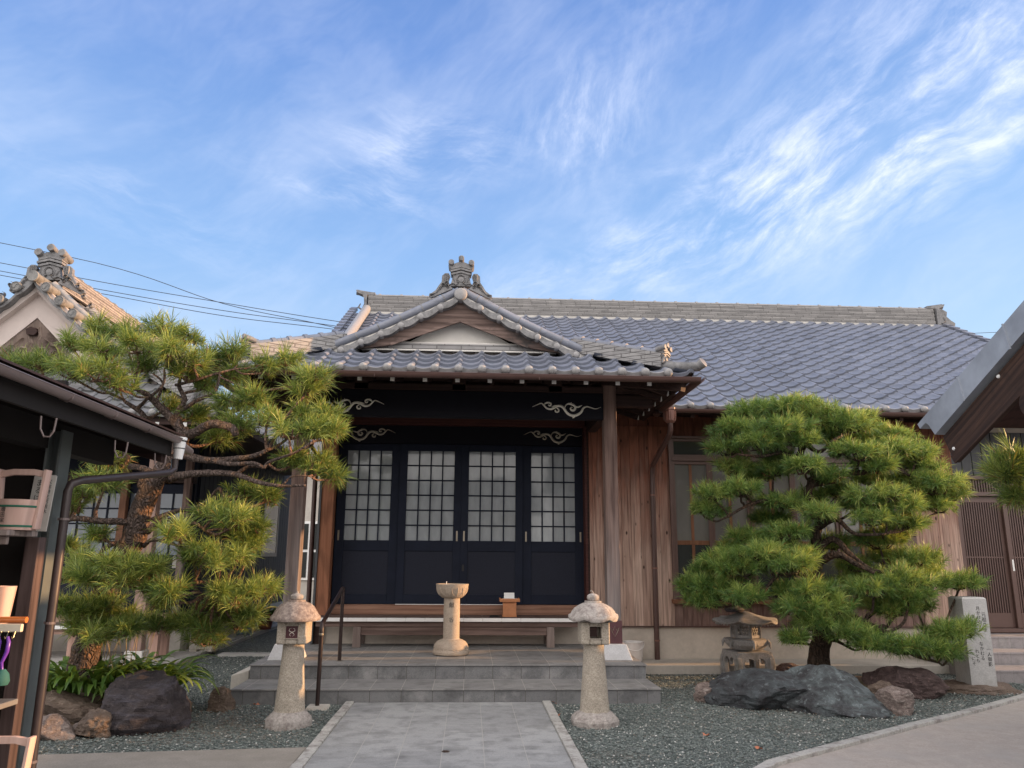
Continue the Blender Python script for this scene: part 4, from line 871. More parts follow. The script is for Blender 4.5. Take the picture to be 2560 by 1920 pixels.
# ---------------------------------------------------------------- stone lanterns
def lantern(x, y, left, label):
    t = thing('stone_lantern', label, 'stone lantern', (x, y, 0), 'stone lanterns either side of the path')
    if left: MB().lathe([(.18,-.02),(.198,.0),(.198,.055),(.19,.075),(.16,.105),(.145,.118),(.138,.13)], (x, y, 0), 36).build('base', M_lcap2, t, smooth=True)
    else: MB().lathe([(.215,-.02),(.22,.0),(.222,.045),(.212,.065),(.175,.10),(.145,.112),(.14,.12)], (x, y, 0), sq=8).build('base', M_lcap2, t, bevel=.006)
    MB().lathe([(.133,.115),(.130,.14),(.119,.28),(.105,.45),(.094,.62),(.092,.69)], (x, y, 0), 40).build('shaft', M_lantern, t, smooth=True)
    # fire box: four walls with an opening in each of front and back
    fb = MB(); h = .128; z0, z1 = .688, .885; wn = .052
    for sx in (-1, 1): fb.box(x+min(sx*h, sx*wn), x+max(sx*h, sx*wn), y-h, y-h+.05, z0, z1); fb.box(x+min(sx*h, sx*wn), x+max(sx*h, sx*wn), y+h-.05, y+h, z0, z1); fb.box(x+min(sx*h, sx*(h-.04)), x+max(sx*h, sx*(h-.04)), y-h+.051, y+h-.051, z0, z1)
    for yy in (y-h, y+h-.05): fb.box(x-wn, x+wn, yy, yy+.05, z0, z0+.048); fb.box(x-wn, x+wn, yy, yy+.05, z1-.042, z1)
    fb.box(x-.088, x+.088, y-.078, y+.078, z0+.003, z0+.03)
    f = fb.build('fire_box', M_lantern, t, bevel=.010)
    mb = MB()
    for a, b, c_, d in ((-.066,.066,.734,.742),(-.066,.066,.845,.853),(-.066,-.057,.742,.845),(.057,.066,.742,.845)): mb.box(x+a, x+b, y-h-.005, y-h+.004, c_, d)
    mb.build('opening_rim', M_lantern, f)
    if left:
        g = MB().box(x-.052, x+.052, y-h+.02, y-h+.03, .737, .842).build('shutter', bpy.data.materials['oxblood_metal'], f); mb = MB(); fn = lambda u, v, tt: (x+u, y-h+.02-tt, .79+v)
        for sg in (-1, 1): mb.ribbon([(sg*.004,.035),(sg*.022,.03),(sg*.026,.012),(sg*.008,.004),(sg*-.012,-.008),(sg*-.022,-.022),(sg*-.006,-.034)], taper(7, .006), fn, 0, .003)
        mb.build('shutter_crest', M_scroll, g)
    # cap
    n = 48; pr = [(.10,.884),(.19,.880),(.216,.884),(.221,.90),(.218,.918),(.198,.935),(.188,.958),(.165,.995),(.135,1.022),(.095,1.04),(.078,1.046),(.078,1.06),(.04,1.062)]
    cb = MB(); cb.lathe(pr, (x, y, 0), n)
    if not left:
        for i, v in enumerate(cb.v):
            r = Vector((v.x-x, v.y-y)); a = math.atan2(r.y, r.x); 
            if r.length > .15: q = abs(math.cos(3*a)); v.z += .028*(q**5)*(r.length-.15)/.08; s = 1+.05*(q**5); v.x = x+r.x*s; v.y = y+r.y*s
    cb.build('cap', M_lcap if left else M_lcap2, t, smooth=True, sharp=50)
    fp = [(.03,1.058),(.052,1.066),(.059,1.082),(.056,1.098),(.04,1.110),(.018,1.116),(.012,1.122),(.011,1.134),(.004,1.137)] if left else [(.03,1.058),(.048,1.066),(.057,1.088),(.052,1.108),(.036,1.12),(.014,1.127)]
    fo = MB().lathe(fp, (x, y, 0), 28).build('finial', M_lcap2, t, smooth=True)
    if not left: MB().tube([(x, y, 1.122), (x, y, 1.136), (x-.008, y, 1.147), (x-.02, y, 1.150), (x-.026, y, 1.144)], [.009, .006, .005, .004, .003], 8).build('stem', M_lcap2, fo, smooth=True)
    return t
lantern(-1.538, 7.27, True, 'round stone lantern with dark crested shutter, left of the path')
lantern(1.147, 7.28, False, 'stone lantern with open fire box and scalloped cap, right of the path')
t = thing('bucket', 'grey plastic bucket with carrying handle on the ledge by the downpipe', 'bucket', (2.19, 10.55, .116))
c = (2.19, 10.55, .117); MB().lathe([(.0,0),(.105,0),(.112,.01),(.128,.235),(.138,.238),(.140,.252),(.134,.254),(.126,.25),(.108,.02),(0,.018)], c, 32).build('pail', M_greyplastic, t, smooth=True)
MB().tube([(2.055, 10.55, .355)]+[(2.19-.137*math.cos(R(a)), 10.55-.12*math.sin(R(a)), .355-.09*math.sin(R(a))) for a in range(15, 166, 15)]+[(2.325, 10.55, .355)], .007, 8).build('handle', M_greyplastic, t, smooth=True)
# ---------------------------------------------------------------- snow-viewing lantern
x, y = 3.50, 9.97
t = thing('garden_lantern', 'low weathered stone garden lantern on arched legs behind the big boulder', 'stone lantern', (x, y, 0))
rot = R(6)
def yr(u, v, z): return (x+u*math.cos(rot)-v*math.sin(rot), y+u*math.sin(rot)+v*math.cos(rot), z)
mb = MB()
arch = [(-.255,.0),(-.255,.16),(-.245,.22),(-.21,.27),(-.14,.292),(.14,.292),(.21,.27),(.245,.22),(.255,.16),(.255,.0),(.14,0)]+[(.07+.07*math.cos(R(a)), .155+.065*math.sin(R(a))) for a in range(0, 165, 20)]+[(0,.125)]+[(-.07+.07*math.cos(R(a)), .155+.065*math.sin(R(a))) for a in range(15, 181, 20)]+[(-.14,0)]
for k in range(2):
    for s in (-1, 1):
        if k == 0: mb.prism(arch, lambda u, v, tt: yr(u, s*(.235-tt), v+.03), 0, .05)
        else: mb.prism(arch, lambda u, v, tt: yr(s*(.235-tt), u, v+.031), 0, .05)
mb.prism([(-.225,-.225),(.225,-.225),(.225,.225),(-.225,.225)], lambda u, v, tt: yr(u, v, tt), .285, .325)
mb.build('arched_legs', M_yuki, t, bevel=.008)
MB().lathe([(.26,.0),(.25,.03)], (x, y, -.01), sq=6).build('footing', M_conc, t)
mb = MB(); mb.lathe([(.13,.322),(.20,.345),(.26,.40),(.275,.46),(.24,.472),(.19,.478)], (x, y, 0), sq=6)
for k in range(6): a = R(60*k+30); mb.tube([(x+.25*math.cos(a), y+.25*math.sin(a), .45), (x+.285*math.cos(a), y+.285*math.sin(a), .42), (x+.295*math.cos(a), y+.295*math.sin(a), .36)], [.03, .022, .006], 8)
pl = mb.build('platform', M_yuki, t, bevel=.005)
mb = MB()
for k in range(6):
    a0, a1 = R(60*k+30), R(60*k+90); p, q = Vector((x+.26*math.cos(a0), y+.26*math.sin(a0), .42)), Vector((x+.26*math.cos(a1), y+.26*math.sin(a1), .42))
    mb.tube([p+(q-p)*s+Vector((0,0,.018*math.sin(s*12.6))) for s in np.linspace(.12, .88, 11)], .008, 6)
mb.build('cloud_relief', M_yuki, pl, smooth=True)
fb = MB(); lat = MB(); R6 = .168
for k in range(6):
    a = R(60*k+30); fb.box(-.018, .018, -.018, .018, .478, .66); n_ = 8
    for v in fb.v[-n_:]: v.x += x+R6*math.cos(a); v.y += y+R6*math.sin(a)
    p = Vector((x+R6*math.cos(a), y+R6*math.sin(a), 0)); q = Vector((x+R6*math.cos(a+R(60)), y+R6*math.sin(a+R(60)), 0)); d = q-p
    for z in (.50, .645): fb.bar(p+Vector((0,0,z)), q+Vector((0,0,z)), .026, .036)
    for s in np.linspace(.15, .85, 4):
        for sg in (-1, 1): A = p+d*s+Vector((0,0,.52 if sg > 0 else .628)); s2 = s+.36; B = p+d*min(s2, .9)+Vector((0,0,.52 if sg < 0 else .628)); A2 = p+d*s; lat.bar(A, A+(B-A)*(1 if s2 < .9 else (.9-s)/.36), .012, .012)
fb.build('fire_box', M_yuki, t, bevel=.003); lat.build('lattice', M_yuki, t)
mb = MB(); n = 36; rings = [(.0,.80),(.06,.79),(.15,.755),(.27,.715),(.37,.690),(.395,.668),(.39,.655),(.20,.655),(.0,.66)]
for r, z in rings:
    for k in range(n):
        a = 2*math.pi*k/n; hx = math.cos(math.pi/6)/max(math.cos((a % (math.pi/3))-math.pi/6), .5); q = (abs(math.cos(3*(a)))**6); rr = r*(1/hx if False else (1+.06*q)); mb.v.append(Vector((x+rr*math.cos(a), y+rr*math.sin(a), z+(.035*q*(r/.39)**3 if r > .2 else 0))))
m_ = len(rings); mb.f += [(i*n+k, i*n+(k+1) % n, (i+1)*n+(k+1) % n, (i+1)*n+k) for i in range(m_-1) for k in range(n)]
mb.build('roof_cap', M_yuki, t, smooth=True); mb = MB()
for k in range(42): a = 2*math.pi*k/42; mb.box(-.008, .008, -.008, .008, .638, .654); [setattr(v, 'x', v.x+x+.355*math.cos(a)) or setattr(v, 'y', v.y+y+.355*math.sin(a)) for v in mb.v[-8:]]
mb.build('rafter_row', M_yuki, t)
tag(MB().lathe([(.10,0),(.125,.03),(.11,.05),(.055,.06),(.045,.09)], (3.36, 9.93, .79), 20).build('lantern_finial', M_rock_dark, smooth=True), 'dark round finial stone resting on the low garden lantern roof', 'finial')
# ---------------------------------------------------------------- inscribed pillar
t = thing('inscribed_stone', 'pale granite pillar carved with a brush-written poem beside the entrance steps', 'stone monument', (5.83, 9.05, 0))
MB().add([(5.70+a, 8.90+b, z) for z, e in ((.06, 0), (1.012, .008)) for a, b in ((e-.015, e), (.285-e, e), (.27-e, .28-e), (e-.015, .28-e))]+[(5.70+a, 8.90+b, 1.03) for a, b in ((.01,.02),(.25,.02),(.24,.25),(.01,.25))] if False else
         [(5.70+a, 8.90+b, z) for z, e in ((.06, 0), (1.012, .006), (1.03, .022)) for a, b in ((e-.015, e), (.285-e, e), (.27-e, .28-e), (e-.015, .28-e))],
         [(3,2,1,0)]+[(i+4*k, (i+1) % 4+4*k, (i+1) % 4+4*k+4, i+4*k+4) for k in range(2) for i in range(4)]+[(8,9,10,11)]).build('pillar', M_pillar, t)
pf2 = lambda ox, oz: (lambda u, v, tt: (ox+u, 8.8995+.006*((oz+v)-.06)-tt, oz+v))
for txt, ox, oz, sz in (('元祖さま', 5.925, .82, .054), ('一人御影', 5.935, .44, .052), ('月かけの', 5.865, .89, .048), ('なかむる', 5.855, .50, .050), ('里はなけ', 5.80, .80, .046), ('れとも', 5.795, .42, .048), ('すむこころ', 5.74, .77, .046), ('にそ', 5.745, .34, .05)):
    text_mesh(txt, sz, 'inscription', M_ink, t, pf2(ox, oz), .0008, True)
# ================================================================ ROCKS
def rock(name, c, size, seed, mat, label, facets=9, rough=.16, rz=0, tilt=0, sub=5, cat='boulder', sink=.18):
    rng = random.Random(seed); bm = bmesh.new(); bmesh.ops.create_icosphere(bm, subdivisions=sub, radius=1)
    pl_ = []
    for _ in range(facets):
        n_ = Vector((rng.gauss(0, 1), rng.gauss(0, 1), rng.gauss(.15, .8))).normalized(); pl_.append((n_, rng.uniform(.50, .84)))
    off = Vector((rng.uniform(0, 50),)*3)
    for v in bm.verts:
        p = v.co.copy()
        for n_, d in pl_:
            e = p.dot(n_)-d
            if e > 0: p -= n_*e*.97
        f = noise.fractal(p*2.1+off, .9, 2.2, 6); g_ = 1-abs(noise.noise(Vector((p.x*3.2+p.z*1.5, p.y*3.2, p.z*4.5-p.x))+off))*2; p *= 1.12*(1+rough*f*.8+.045*noise.noise(p*6+off)+.05*g_+.018*noise.noise(p*17+off)); v.co = p
    rm = Matrix.Rotation(rz, 3, 'Z') @ Matrix.Rotation(tilt, 3, 'Y')
    for v in bm.verts:
        v.co = rm @ Vector((v.co.x*size[0]/2, v.co.y*size[1]/2, v.co.z*size[2]*.5)); v.co.z += size[2]*(.5-sink)*.72
    me = bpy.data.meshes.new(name); bm.to_mesh(me); bm.free(); me.polygons.foreach_set('use_smooth', [True]*len(me.polygons)); me.set_sharp_from_angle(angle=R(24)); me.materials.append(mat)
    o = bpy.data.objects.new(name, me); scene.collection.objects.link(o); o.location = c; return tag(o, label, cat)
def at_px(x0, x1, ybot, dz=0): a = gz(x0, ybot); b = gz(x1, ybot); return (a+b)/2, (b-a).length
rock('boulder', (-2.76, 7.28, 0), (.86, .68, .70), 5, M_rock_dark, 'large dark purple boulder in front of the left-hand pine', 8, .10, .3)
rock('rock', (-3.44, 7.42, .04), (.62, .45, .30), 8, M_rock_brown, 'long rounded brown rock edging the leafy bed', 5, .08, .15, .15, cat='rock')
rock('rock', (-3.30, 6.84, -.01), (.34, .28, .24), 12, M_rock_pale, 'pale speckled rock nearest the shelter post', 7, .12, cat='rock')
rock('rock', (-3.02, 6.96, -.01), (.32, .28, .27), 17, M_rock_brown, 'small cracked rock between the long brown rock and the dark boulder', 7, .14, cat='rock')
rock('rock', (-3.10, 7.10, -.01), (.34, .22, .13), 19, M_rock_pale, 'flat grey stone tucked under the long brown rock', 5, .08, .5, cat='rock')
rock('rock', (-2.34, 7.98, 0), (.24, .26, .27), 23, M_rock_brown, 'small orange brown rock behind the right side of the dark boulder', 6, .14, cat='rock')
rock('boulder', (2.98, 8.16, 0), (1.0, .8, .42), 34, M_rock_blue_d, 'dark left half of the blue green boulders under the low garden lantern', 8, .12, -.2)
rock('boulder', (3.62, 7.90, 0), (1.10, .76, .50), 38, M_rock_blue, 'big blue green boulder with sloping right shoulder in front of the right-hand pine', 9, .10, -.25, .12)
rock('boulder', (4.72, 8.58, 0), (.86, .52, .42), 41, M_rock_purple, 'dark purple brown boulder between the pine trunk and the inscribed pillar', 8, .14, -.35, .18)
rock('rock', (4.16, 7.74, 0), (.40, .34, .30), 43, M_rock_pale, 'flat-topped reddish brown rock at the right foot of the blue green boulder', 8, .10, .2, cat='rock')
rock('rock', (4.28, 8.15, .0), (.36, .30, .28), 47, M_rock_brown, 'brown rock wedged behind the flat-topped rock', 7, .12, cat='rock')
rock('rock', (2.50, 8.35, 0), (.26, .24, .25), 53, M_rock_pale, 'small pale hollowed rock at the left end of the blue green boulders', 6, .16, cat='rock')
rock('rock', (5.80, 9.08, -.02), (1.10, .72, .13), 59, M_rock_brown, 'low brown bedrock slab under the inscribed pillar', 6, .14, -.1, cat='rock')
rock('rock', (4.02, 10.02, 0), (.42, .28, .20), 61, M_rock_purple, 'striped dark rock right of the low garden lantern legs', 7, .14, cat='rock')
for k, (px, py) in enumerate(((1386, 1760), (1408, 1758), (1395, 1791), (1765, 1842), (1898, 1876), (600, 1757), (640, 1765))):
    p = gz(px, py); rng = random.Random(k); mb = MB(); r = .028; o_ = [(math.cos(a)*r*(1+.35*math.cos(5*a)), math.sin(a)*r*(1+.35*math.cos(5*a)), .018+.012*math.sin(2*a+k)) for a in np.linspace(0, 6.28, 16)[:-1]]
    mb.add([(p.x, p.y, .016)]+[(p.x+a, p.y+b*.8, c_) for a, b, c_ in o_], [(0, i+1, (i+1) % 15+1) for i in range(15)]); lo = mb.build('fallen_leaf', M_leafred)
    tag(lo, ['curled red brown leaf at the corner of the step and the right kerb','red brown leaf against the riser just right of the first','red brown leaf on the gravel beside the right kerb','orange leaf on the open gravel right of the right lantern','orange leaf nearest the drive on the gravel','brown leaf lying under the left end of the bottom step','brown leaf between the left lantern and the bottom step'][k], 'leaf', 'fallen leaves')
# soil mounds
def mound(name, c, rx, ry, h, seed):
    n = 26; vs = []; fs = []
    for j in range(n+1):
        for i in range(n+1):
            u, v = i/n*2-1, j/n*2-1; r = math.hypot(u, v); z = h*max(0, 1-r**2.2) + .018*noise.noise((u*5+seed, v*5, 1)) - .015*(r > .95); vs.append((c[0]+u*rx, c[1]+v*ry, z-.012))
    fs = [(j*(n+1)+i, j*(n+1)+i+1, (j+1)*(n+1)+i+1, (j+1)*(n+1)+i) for j in range(n) for i in range(n)]
    return tag(MB().add(vs, fs).build(name, M_soil, smooth=True), kind='structure')
mound('planting_bed', (-3.55, 8.0), .95, .85, .26, 2); mound('planting_bed', (4.0, 9.15), 1.5, .95, .14, 7)

dp = gz(1114, 1887); tag(MB().lathe([(.03,.0225),(.029,.0245),(0,.0246)], (dp.x, dp.y, 0), 24).build('drain_cap', M_rail, smooth=False), 'small dark round drain cap set in the path tiles', 'drain cap')
# ================================================================ PINES
def pad_mesh(c, rx, rz, rd, n, size, rng, flat=.5, per=74, yellow=.0):
    """tufts over a cushion; returns needles V, F, tint and the tuft feet"""
    th = rng.random(n)*2*np.pi; rr = np.sqrt(rng.random(n)); lay = rng.random(n)
    x = rr*np.cos(th); y = rr*np.sin(th); dome = np.sqrt(np.clip(1-rr**2, 0, 1))
    z = dome*np.where(lay < .68, rng.uniform(.55, 1.0, n), rng.uniform(-.45, .5, n))
    P = np.stack([x*rx*.88, y*rd*.88, z*rz*.62], 1)+np.array(c)+rng.normal(0, .015, (n, 3))
    D = np.stack([x*1.05, y*1.05-.12, np.where(lay < .68, .75, .25)+.25*z], 1)+rng.normal(0, .40, (n, 3)); D /= np.linalg.norm(D, axis=1)[:, None]
    P = P - D*size*.45
    s = rng.uniform(.55, 1.28, n)*size
    # needles
    A = np.cross(D, np.array([.3, .2, 1.0])+rng.normal(0, .05, (n, 3))); A /= np.linalg.norm(A, axis=1)[:, None]; B = np.cross(D, A)
    m = per; f = rng.random((n, m)); ang = rng.random((n, m))*2*np.pi
    open_ = R(78)*(1-f)**.8+R(14)+rng.normal(0, .22, (n, m)); st = P[:, None, :]+D[:, None, :]*(f*.62*s[:, None])[:, :, None]
    ca = np.cos(ang)[:, :, None]; sa = np.sin(ang)[:, :, None]; rad = A[:, None, :]*ca+B[:, None, :]*sa
    dr = D[:, None, :]*np.cos(open_)[:, :, None]+rad*np.sin(open_)[:, :, None]; dr[:, :, 2] += .08; ln = (s[:, None]*rng.uniform(.42, 1.0, (n, m)))
    tip = st+dr*ln[:, :, None]; tip[:, :, 2] -= .06*ln*np.sin(open_)
    wv = np.cross(dr, rng.normal(0, 1, (n, m, 3))); wv /= np.linalg.norm(wv, axis=2)[:, :, None]; hw = .0016+size*.0056
    mid = st+dr*(ln*.55)[:, :, None]+np.array([0, 0, .012])
    V = np.stack([st-wv*hw*.6, st+wv*hw*.6, mid+wv*hw, mid-wv*hw, tip], 2).reshape(-1, 3)
    k = np.arange(n*m)*5; F = np.concatenate([np.stack([k, k+1, k+2], 1), np.stack([k, k+2, k+3], 1), np.stack([k+3, k+2, k+4], 1)])
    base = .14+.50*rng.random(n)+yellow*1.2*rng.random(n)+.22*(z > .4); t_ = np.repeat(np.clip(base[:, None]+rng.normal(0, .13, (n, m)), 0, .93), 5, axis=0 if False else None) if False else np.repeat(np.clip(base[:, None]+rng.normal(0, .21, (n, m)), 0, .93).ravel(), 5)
    dead = rng.random(n*m) < .03; t_[np.repeat(dead, 5)] = 1.0
    return V, F, t_, P, D, s
def smooth_path(p, n=4):
    p = [Vector(q) for q in p]; o = []
    for i in range(len(p)-1):
        p0, p1, p2, p3 = p[max(0, i-1)], p[i], p[i+1], p[min(len(p)-1, i+2)]
        for j in range(n): t = j/n; o.append(.5*((2*p1)+(p2-p0)*t+(2*p0-5*p1+4*p2-p3)*t*t+(3*p1-p0-3*p2+p3)*t**3))
    return o+[p[-1]]
def limb(name, pts, radii, mat, parent, seed, n=12, knob=.12):
    q = smooth_path(pts, 5); m = len(q); rs = np.interp(np.linspace(0, 1, m), np.linspace(0, 1, len(radii)), radii)
    mb = MB(); mb.tube(q, list(rs), n)
    for i, v in enumerate(mb.v):
        r = rs[min(i//n, m-1)]; d = v-q[min(i//n, m-1)]; f = noise.noise(v*(1.1/max(r, .02))*.6+Vector((seed,)*3))*.6+noise.noise(v*22+Vector((seed*2,)*3))*.5; mb.v[i] = v+d*(knob*2*f)
    return mb.build(name, mat, parent, smooth=True, sharp=180), q, rs
FILL = 1.16
def pine(label, trunk, tr, branches, pads, Yd, size, bark_, needle_, seed, dens=1.0, group=None, per=74, twigmat=None, pxm=1923):
    base = at(*trunk[0][:2], trunk[0][2]) if len(trunk[0]) == 3 else trunk[0]
    t = thing('pine_tree', label, 'pine tree', (base.x, base.y, 0), group)
    tp = [at(a, b, c_) for a, b, c_ in trunk]; tp[0].z = min(tp[0].z, .0)
    _, q, rs = limb('trunk', tp, tr, bark_, t, seed, 18, .10)
    samples = [(p, r) for p, r in zip(q, rs)][6:]
    for i, (pts, r0, r1) in enumerate(branches):
        bp = [at(a, b, c_) for a, b, c_ in pts]; _, q2, r2 = limb('branch', bp, [r0, (r0+r1)*.5, r1], twigmat or bark_, t, seed+i+1, 10, .13); samples += list(zip(q2, r2))[4:]
    for i, pd in enumerate(pads):
        px, py, wx, wy = pd[:4]; Y = Yd + (pd[4] if len(pd) > 4 else 0); yel = pd[5] if len(pd) > 5 else 0
        c_ = at(px, py, Y); k = Y*1.0/pxm*1.02; rx, rz = wx*k, wy*k; rd = max(.22, rx*.62)
        rx = max(.08, rx*FILL-size*.10); rz = max(.06, rz*FILL-size*.06)
        rng = np.random.default_rng(seed*100+i); n = int(dens*(10+95*rx*rd/(.5*.3)*.55+30*rz)*(.14/size)**.7)
        V, F, tt, P, D, s = pad_mesh(tuple(c_), rx, rz, rd, n, size, rng, per=per, yellow=yel)
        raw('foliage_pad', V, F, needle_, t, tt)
        foot = c_-Vector((0, 0, rz*.45)); best = min(samples, key=lambda a: (a[0]-foot).length+1.3*max(0, a[0].z-foot.z))
        rr = random.Random(seed*7+i); L = (foot-best[0]).length; mid = best[0].lerp(foot, .5)+Vector((rr.uniform(-.06, .06), rr.uniform(-.06, .06), rr.uniform(-.10, .02)))*min(1, L*2)
        mb = MB(); q3 = smooth_path([best[0], best[0].lerp(mid, .5)+Vector((rr.uniform(-.02, .02), 0, rr.uniform(-.03, .03))), mid, foot], 4); ra = min(.8*best[1], .012+.016*L+.02*rx); mb.tube(q3, list(np.linspace(ra, .012, len(q3))), 8)
        idx = list(range(n)); rr.shuffle(idx); nn = max(4, n//3); nodes = []
        for g in range(6):
            a = g/6*6.28+rr.uniform(-.3, .3); e = c_+Vector((math.cos(a)*rx*.5, math.sin(a)*rd*.5, -rz*.15+rr.uniform(-.02, .05))); m_ = foot.lerp(e, .5)+Vector((rr.uniform(-.03, .03), rr.uniform(-.03, .03), -.02)); mb.tube([foot, m_, e], [.011, .008, .006], 6); nodes.append(e)
        for j in idx[:nn]:
            p = Vector(P[j]); nd = min(nodes+[foot], key=lambda a: (a-p).length); e = p+Vector(D[j])*s[j]*.45; m_ = nd.lerp(p, .6)+Vector((rr.uniform(-.02, .02), rr.uniform(-.02, .02), -.015)); mb.tube([nd, m_, p, e], [.0055, .0045, .004, .0025], 4, False)
        mb.build('pad_branch', M_twig if bark_ is M_bark else bark_, t, smooth=True)
    return t
C3 = lambda x, y: (1700+x/2.242, 960+y/2.242)
def P3(*a): return [(*C3(x, y), Y-.25) for x, y, Y in a]
padsR = [(430,170,190,80,.15,.1),(620,140,190,85,.0,.15),(800,190,160,80,-.1,.1),(330,270,150,75,.0),(560,260,190,80,-.25),(280,370,120,60,.1),(450,340,150,60,-.2),(670,320,140,60,-.2),(930,240,150,75,-.1,.2),(1010,200,90,60,.2,.3),
 (1180,300,150,70,.2,.3),(1000,390,170,80,-.3),(1180,380,160,85,-.1,.1),(1320,400,120,75,.1,.3),(1090,470,120,45,-.2),(1370,480,90,60,.15,.3),(1440,570,170,100,.0,.25),(1260,560,130,60,.2,.15),(1070,540,110,40,.4,.2),(1500,620,100,60,.1,.2),
 (700,470,100,70,-.35),(520,490,110,55,.1),(310,480,100,60,.15,.2),(340,600,120,65,-.2),(190,620,110,60,.0,.2),(160,720,100,70,.1),(560,670,150,55,.0),(860,520,80,50,-.2),
 (1110,640,170,80,-.3,.2),(1240,700,150,85,-.2,.25),(1080,760,140,70,-.3,.1),(780,730,90,60,-.3,.3),(1440,690,100,60,.1,.2),(1260,790,110,50,-.1,.15),
 (620,840,150,65,-.2),(400,870,130,55,.1,.1),(240,990,130,70,.0),(470,960,170,80,-.3,.1),(620,1020,140,85,-.4,.15),(690,970,90,70,-.3,.1),(360,1040,160,75,-.2),(100,1130,110,75,.1),(230,1150,160,80,.0),(370,1200,110,70,-.3),(130,1220,100,60,.1),
 (1120,890,140,65,.1,.3),(1330,990,140,70,.0,.3),(1230,1110,170,80,-.3,.2),(1080,1160,130,70,-.4),(1390,1130,140,80,-.1,.2),(1560,1120,110,60,.1,.3),(1280,1190,150,60,-.3,.1),(1200,1270,150,60,-.2,.3),(950,1020,90,45,.3,.4),
 (760,1180,120,80,-.5),(680,1270,140,70,-.5),(860,1260,110,60,-.5,.1),(760,1350,110,55,-.5),(640,1430,60,40,-.4),(940,1400,130,55,-.5),(1100,1460,130,50,-.6),(1240,1480,120,55,-.6),(1380,1490,130,60,-.6),(1500,1510,90,60,-.6),(1560,1390,120,60,-.5),(1450,1410,90,45,-.4)]
padsR += [(500,240,180,70,.3),(700,250,170,70,.3),(860,300,130,60,.3),(960,330,130,60,.3,.1),(1230,450,150,60,.3,.1),(400,520,130,55,.35),(880,600,100,45,.35),(980,680,100,50,.35,.1),(1250,640,130,60,.3,.2),(520,760,110,40,.3),(760,640,80,40,.35),(500,900,150,60,.25),(330,930,110,55,.2),(200,1060,140,70,.25),(850,900,90,50,.35,.2),(1180,980,150,60,.35,.3),(1030,1090,130,60,.3,.3),(1350,1060,140,60,.3,.3),(900,1150,110,55,.2),(1100,1240,150,60,.2,.3),(1330,1250,90,50,.1,.2),(620,1170,100,60,-.2),(860,1330,110,50,-.2),(1040,1400,100,45,-.3),(1350,400,90,70,.3,.3),(1400,640,90,60,.3,.25),(1160,850,120,45,.3,.3),(560,420,100,45,.3)]
padsR = [(*C3(a[0], a[1]), a[2]/2.242, a[3]/2.242, *a[4:]) for a in padsR]
trunkR = P3((782,1640,9.3),(780,1520,9.3),(795,1400,9.3),(770,1250,9.3),(745,1120,9.3),(775,960,9.3),(760,840,9.35),(790,740,9.3),(715,610,9.3),(760,520,9.25),(670,420,9.25),(720,300,9.2),(760,200,9.2))
brR = [(P3((765,930,9.3),(860,870,9.2),(960,960,9.1),(1070,1040,9.05),(1180,1060,9.0)), .045, .02), (P3((775,1000,9.3),(880,955,9.1),(990,1010,9.0),(1090,1060,8.9)), .05, .02), (P3((790,1330,9.3),(930,1300,9.1),(1060,1350,8.95),(1180,1410,8.8),(1290,1510,8.7),(1450,1560,8.65)), .05, .014),
 (P3((720,560,9.3),(860,540,9.3),(960,500,9.2),(1100,495,9.2),(1190,470,9.2),(1290,515,9.3)), .045, .018), (P3((740,690,9.3),(620,690,9.3),(480,655,9.2),(360,690,9.2),(270,745,9.2)), .03, .014), (P3((670,430,9.25),(570,385,9.2),(460,405,9.1),(330,395,9.1)), .03, .012), (P3((700,330,9.2),(780,380,9.1),(870,310,9.1),(960,270,9.2)), .03, .012), (P3((790,800,9.3),(880,760,9.1),(980,840,9.0),(1150,840,9.0)), .035, .014),
 (P3((760,1090,9.3),(650,1060,9.2),(540,1080,9.0),(460,1190,9.0)), .035, .014), (P3((780,1400,9.3),(860,1430,9.0),(970,1490,8.8)), .03, .012)]
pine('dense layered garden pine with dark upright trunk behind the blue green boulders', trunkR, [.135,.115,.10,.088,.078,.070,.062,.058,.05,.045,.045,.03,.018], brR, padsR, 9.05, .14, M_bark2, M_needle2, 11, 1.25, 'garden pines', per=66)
FILL = .90
L2 = lambda x, y: (x/2.458, 800+y/2.458); L1 = lambda x, y: (100+x/3.19, 1180+y/3.19)
def PL(f, *a): return [(*f(x, y), Y) for x, y, Y in a]
a2 = [(120,280,110,60,.1),(260,280,100,60,.0),(450,320,150,95,-.3,.15),(600,330,170,110,-.5,.2),(730,400,110,70,-.4,.1),(460,160,110,80,.2),(590,70,90,60,.3,.1),(760,100,110,55,.3),(650,210,150,85,.0,.1),(850,170,160,90,-.2,.2),(1000,70,160,80,.1,.2),(1150,110,110,70,.2,.1),(1060,210,170,95,-.3,.25),(1190,260,100,70,-.2,.1),(900,280,120,60,.0),(1120,330,110,55,-.1),(1310,250,100,75,.2),(1430,210,110,80,.2,.1),(1270,400,110,45,.1),(1430,340,90,50,.2),
 (1640,300,110,70,.2,.05),(1760,260,80,55,.3),(1930,360,120,75,.1,.1),(1880,440,100,50,.1,.1),(1430,530,130,75,.0),(1560,500,110,60,.0,.1),(1640,620,150,85,-.3,.15),(1780,690,150,85,-.4,.2),(1930,690,140,95,-.3,.2),(2050,700,110,90,-.2,.1),(1890,590,120,60,.1),(2020,600,90,60,.1),(1470,650,100,60,-.1),
 (1790,870,160,70,-.1,.1),(1950,900,150,80,-.1,.2),(2040,960,80,65,.0),(1330,730,110,55,.2),(1180,580,80,50,.2),(1040,530,90,45,.3),(1500,1060,130,60,.4),(1650,1090,110,55,.4),(500,1060,110,80,.0,.2),(640,1010,100,70,-.2,.1),(450,1140,70,60,.0,.1),(600,840,110,55,.3),(690,870,80,50,.2)]
